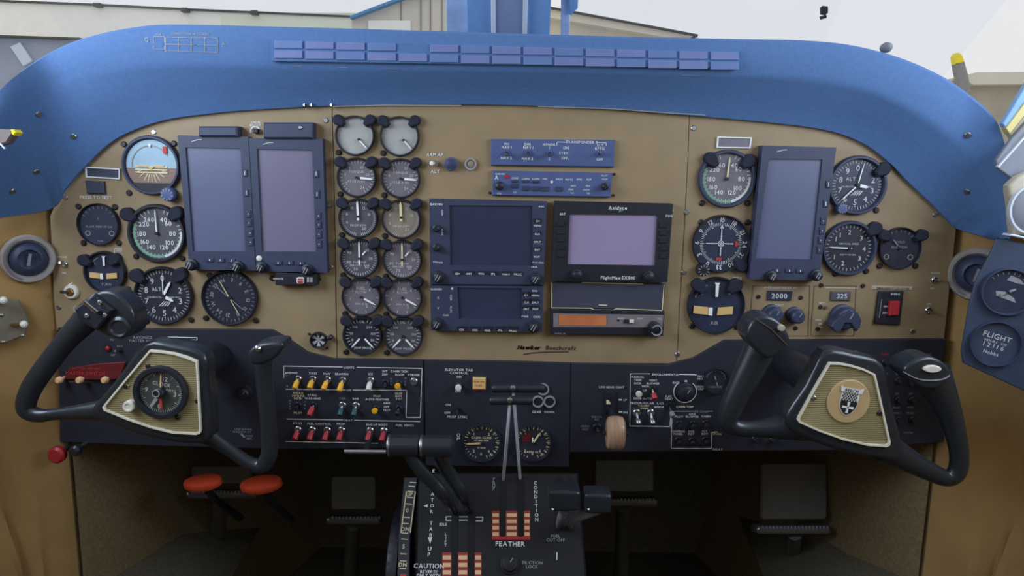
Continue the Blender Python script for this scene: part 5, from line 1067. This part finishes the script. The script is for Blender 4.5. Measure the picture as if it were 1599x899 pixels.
for lb, poly, sx in (('rounded black condition lever knob above FUEL CUT OFF', [(857, 772), (862, 767), (900, 768), (907, 773), (906, 794), (900, 798), (864, 799), (857, 792)], 872), ('rounded black condition lever knob overlapping the copilot rudder pedal', [(913, 777), (918, 772), (950, 773), (956, 778), (955, 798), (950, 802), (920, 802), (913, 797)], 891)):
    t = Thing('condition_lever', lb, 'lever', PP.at(sx, 830)); pg = Plane((0, -.14, 0))
    t.part('knob', MB().pp(pg, closed(poly, 2), -.022, .006, .004), 'yoke_plastic')
    t.part('arm', MB().sweep([pg.at((poly[0][0] + poly[3][0]) / 2, 795, -.01), atY(sx + 3, 812, -.11), PP.at(sx, 822, -.004)], [.007, .0055, .0036], (0, 1, 0), 10, 4), 'grey_trim')
    t.part('stud', MB().lathe(pg.fr(poly[0][0] + 6, 795, .006), [(.002, -.002), (.0018, .001), (.0008, .002)], 10), 'chrome')
f = Plane((0, -.05, 0)); a, b = f.at(538, 704.5), f.at(603, 705)
t = Thing('pull_bar', 'bright steel pull bar below the red switch row', 'handle', a)
t.part('bar', MB().sweep([a, (a + b) / 2, b], [.0032, .0034, .0032], (0, 1, 0), 12, 3), 'chrome'); t.part('bracket', MB().sweep([(a + b) / 2, (a + b) / 2 + V((0, .03, .004)), (a + b) / 2 + V((0, .05, .01))], [.004, .004, .004], (1, 0, 0), 10, 2), 'black_plastic')

# ------------------------------------------------------------------ rudder pedals and footwell
for lb, cx, yt, yb, w in (('black rudder pedal under the orange oval pads', 345, 726, 771, 108), ('black rudder pedal beside the trim wheel', 552, 742, 811, 84), ('black rudder pedal behind the condition lever knobs', 975, 716, 783, 106), ('black rudder pedal under the copilot yoke', 1240, 722, 826, 116)):
    p = Plane((0, .36, 0), (0, -.94, .34)); t = Thing('rudder_pedal', lb, 'pedal', p.at(cx, yb + 90)); x0, x1 = cx - w / 2, cx + w / 2
    t.part('toe_plate', MB().rect(p, x0 + 6, yt, x1 - 6, yb - 14, -.012, 0, .003, 6), 'pedal_black')
    t.part('foot_bar', MB().rect(p, x0, yb - 5, x1, yb + 8, -.02, .012, .004, 3), 'pedal_black')
    rbm = MB()
    for i in range(int(w / 6)): rbm.rect(p, x0 + 8 + i * 5.6, yb - 5, x0 + 10.6 + i * 5.6, yb - 1, .010, .0145)
    t.part('grip_ribs', rbm, 'grey_trim', kind='stuff')
    t.part('bolt', MB().lathe(p.fr(x0 + 2, yb, .012), [(.003, 0), (.003, .002), (.001, .003)], 10), 'steel')
    t.part('arm', MB().sweep([p.at(cx, yb + 6, -.01), atY(cx - 4, yb + 70, .30), atY(cx - 6, yb + 150, .36)], [.014, .014, .016], (0, 1, 0), 12, 4), 'pedal_black')
for lb, cx, cy, w in (('flat orange-red oval pad nearer the side wall in the pilot footwell', 317, 753, 30), ('flat orange-red oval pad nearer the pedestal in the pilot footwell', 408, 756, 33)):
    o = atY(cx, cy, .06); f = Fr(o, V((.99, 0, .10)).normalized(), V((0, .97, .25)).normalized(), V((-.1, -.25, .97)).normalized()); r = w * Plane((0, .06, 0)).mpp(cx, cy)
    t = Thing('oval_pad', lb, 'pad', o, 'orange pads in pilot footwell')
    t.part('pad', MB().lathe(f, [(r * .9, -.007), (r, -.004), (r, .002), (r * .95, .005), (r * .6, .007)], 32, sy=.55), 'orange_pad')
    t.part('stem', MB().sweep([f.pt(0, 0, -.005), o + V((.004, .04, -.05)), o + V((.01, .12, -.12))], [.006, .006, .007], (0, 1, 0), 10, 3), 'black_plastic')
# fittings low on the pilot side
pk = Plane((0, -.03, 0)); f = pk.fr(92, 708)
t = Thing('pull_control', 'round red pull knob low on the pilot side wall', 'knob', f.o); t.part('cap', MB().lathe(f, [(.010, -.004), (.0125, .0), (.0125, .007), (.009, .010)], 24), 'red_plastic'); t.part('shank', MB().lathe(f, [(.004, -.03), (.004, -.003)], 12), 'steel')
f = pk.fr(121, 701); t = Thing('pull_control', 'small black pull knob beside the round red knob', 'knob', f.o); t.part('cap', MB().lathe(f, [(.006, -.004), (.008, .0), (.008, .008), (.005, .011)], 20), 'yoke_plastic'); t.part('shank', MB().lathe(f, [(.003, -.03), (.003, -.003)], 12), 'steel')
# ------------------------------------------------------------------ side wall fittings
def vent(label, pl, px, py, rpx):
    f = pl.fr(px, py, .001); R = rpx * pl.mpp(px, py); t = Thing('air_vent', label, 'air vent', f.o)
    t.part('flange', MB().lathe(f, [(R, 0), (R * 1.0, .004), (R * .93, .009), (R * .80, .009), (R * .70, .003)], 40, cap=False), 'vent_grey')
    t.part('ball', MB().lathe(f, [(R * .72, .002), (R * .66, .007), (R * .5, .012), (R * .42, .013), (R * .40, .008), (R * .1, .006)], 36), 'veiled_bezel')
    t.part('highlight_rim', MB().ring(f, R * .80, R * .88, .008, .0098, 40, 200, 340), 'steel')
    t.part('twist_tab', MB().flat(f.cw(12), [(-R * .05, -R * .25), (R * .05, -R * .25), (R * .05, R * .25), (-R * .05, R * .25)], .015, .006), 'grey_trim')
vent('round eyeball air vent on the pilot side wall', Plane((-.7185, -.047, 0), (.63, -.777, 0), (.777, .63, 0)), 44, 404, 38)
vent('round eyeball air vent on the copilot side wall', Plane((.7125, -.047, 0), (-.57, -.82, 0), (.82, -.57, 0)), 1526, 428, 42)
pq = Plane((-.745, -.075, 0), (.6, -.8, 0), (.8, .6, 0))
t = unit('side_switch_plate', 'olive plate with small levers at the edge of pilot side wall', [(-60, 455), (30, 468), (46, 500), (40, 522), (10, 535), (-60, 545)], 'switch panel', 'olive_dull', .004, pq)
for x, y in ((35, 524), (2, 492), (5, 542 - 8)): t.part('screw', MB().lathe(pq.fr(x, y, .004), [(.0022, -.001), (.0022, .001), (.001, .0016)], 10), 'steel')
def wall_lever(lb, x, y, dx, d):
    f = pq.fr(x, y, .004); t = Thing('lever_switch', lb, 'switch', f.o); e = f.pt(dx, d, .018)
    t.part('lever', MB().sweep([f.o, f.pt(dx * .5, d * .5, .012), e], [.003, .0028, .003], (0, 0, 1), 10, 3), 'brass')
    t.part('tip', MB().lathe(Fr(e, f.u, f.v, f.n), [(.003, -.003), (.0052, .0), (.0045, .005), (.002, .007)], 14), 'white_plastic')
wall_lever('small brass lever with pearl tip on the olive side plate', 20, 507, .012, .003); wall_lever('brass lever with pearl tip at the top edge of the olive side plate', -12, 470, .012, .003)

# copilot side: angled gauge plate and window surround
pr_ = Plane(atY(1555, 480, -.115), (-.30, -.95, .02), (.95, -.30, 0))
t = unit('side_gauge_plate', 'dark blue angled plate with two round dials on copilot side wall', [(1555, 374), (1574, 372), (1578, 376), (1600, 381), (1755, 414), (1755, 690), (1599, 610), (1504, 567), (1501, 549), (1512, 482), (1523, 440), (1546, 396)], 'panel', 'side_plate', .004, pr_)
gauge('side_gauge', 'dark round gauge with pale worn smudges high on the angled side plate', 1572, 455, 38, 'dial_navy', pl=Plane(pr_.o + pr_.n * .004, pr_.n, pr_.u), bw=.10, bez='veiled_bezel', cw=14, draw=lambda f, q: {'grey_print': MB().ticks(f, .80 * q, .92 * q, -60, 60, 9, .03 * q, H).flat(f, [(-.45 * q, -.1 * q), (-.1 * q, -.02 * q), (.35 * q, -.2 * q), (.5 * q, -.38 * q), (.1 * q, -.34 * q), (-.35 * q, -.3 * q)], H).flat(f, [(-.1 * q, .75 * q), (.3 * q, .7 * q), (.55 * q, .5 * q), (.2 * q, .48 * q), (-.2 * q, .5 * q)], H)}, needles=[(50, .35, -.3, .10, 'grey_print')])
gauge('hour_meter', 'round flight hour meter with white lettering on the angled side plate', 1553, 536, 36, 'side_plate', pl=Plane(pr_.o + pr_.n * .004, pr_.n, pr_.u), bw=.06, bez='veiled_bezel', cw=14, draw=lambda f, q: MB().glyphs(f, 'FLIGHT', .24 * q, H, y=.34 * q).glyphs(f, 'HOURS   1/10', .11 * q, H, y=.08 * q).glyphs(f, '1 2 1 1 6', .20 * q, H, y=-.12 * q).glyphs(f, 'Hobbs', .16 * q, H, y=-.45 * q))
pz = Plane((0, -.09, 0)); 
t = Thing('window_post', 'slanted blue and cream window post beyond the glareshield on copilot side', 'post', pz.at(1570, 200))
t.part('outer_strip', MB().pp(pz, [(1566, 193), (1571, 200), (1660, 80), (1645, 62)], -.008, 0, .001), 'post_blue')
t.part('cream_strip', MB().pp(pz, [(1571, 200), (1577, 209), (1668, 95), (1660, 80)], -.008, .002, .0006), 'yellow_trim')
t.part('inner_strip', MB().pp(pz, [(1577, 209), (1584, 222), (1680, 115), (1668, 95)], -.008, .0, .001), 'cream_trim')
t = Thing('window_surround', 'grey window surround with bright white trim line on copilot side', 'trim', pz.at(1580, 300))
pz = Plane((0, -.100, 0))
t.part('liner', MB().pp(pz, [(1580, 216), (1700, 90), (1700, 300), (1600, 320), (1576, 275), (1558, 262), (1556, 250)], -.008, -.003, .001), 'grey_trim')
t.part('trim_line', MB().line(pz, [(1559, 261), (1640, 170)], 2.4, .001, .005), 'trim_white')
t = Thing('mask_housing', 'cream rounded housing with grey round port behind the angled side plate', 'housing', pz.at(1590, 380))
t.part('shell', MB().pp(Plane((0, -.12, 0)), catmull([(1576, 290), (1583, 283), (1599, 272), (1640, 262), (1745, 258), (1745, 362), (1600, 368), (1583, 358), (1580, 325), (1576, 300)], 3), -.012, 0, .004), 'cream_trim')
t.part('port', MB().lathe(Plane((0, -.12, 0)).fr(1612, 326), [(.030, -.001), (.030, .003), (.026, .006), (.01, .006)], 32), 'grey_trim')
t.part('port_ring', MB().ring(Plane((0, -.12, 0)).fr(1612, 326), .0295, .032, 0, .006, 40), 'trim_white')
t.part('ledge', MB().pp(Plane((0, -.125, 0)), [(1577, 368), (1600, 373), (1650, 383), (1650, 378), (1600, 369), (1580, 365)], -.012, .004, .001), 'trim_white')
# ------------------------------------------------------------------ panel lettering
for k, d in LET.items():
    for ink, mbl in d.items(): OWN[k].part('lettering', mbl, ink)
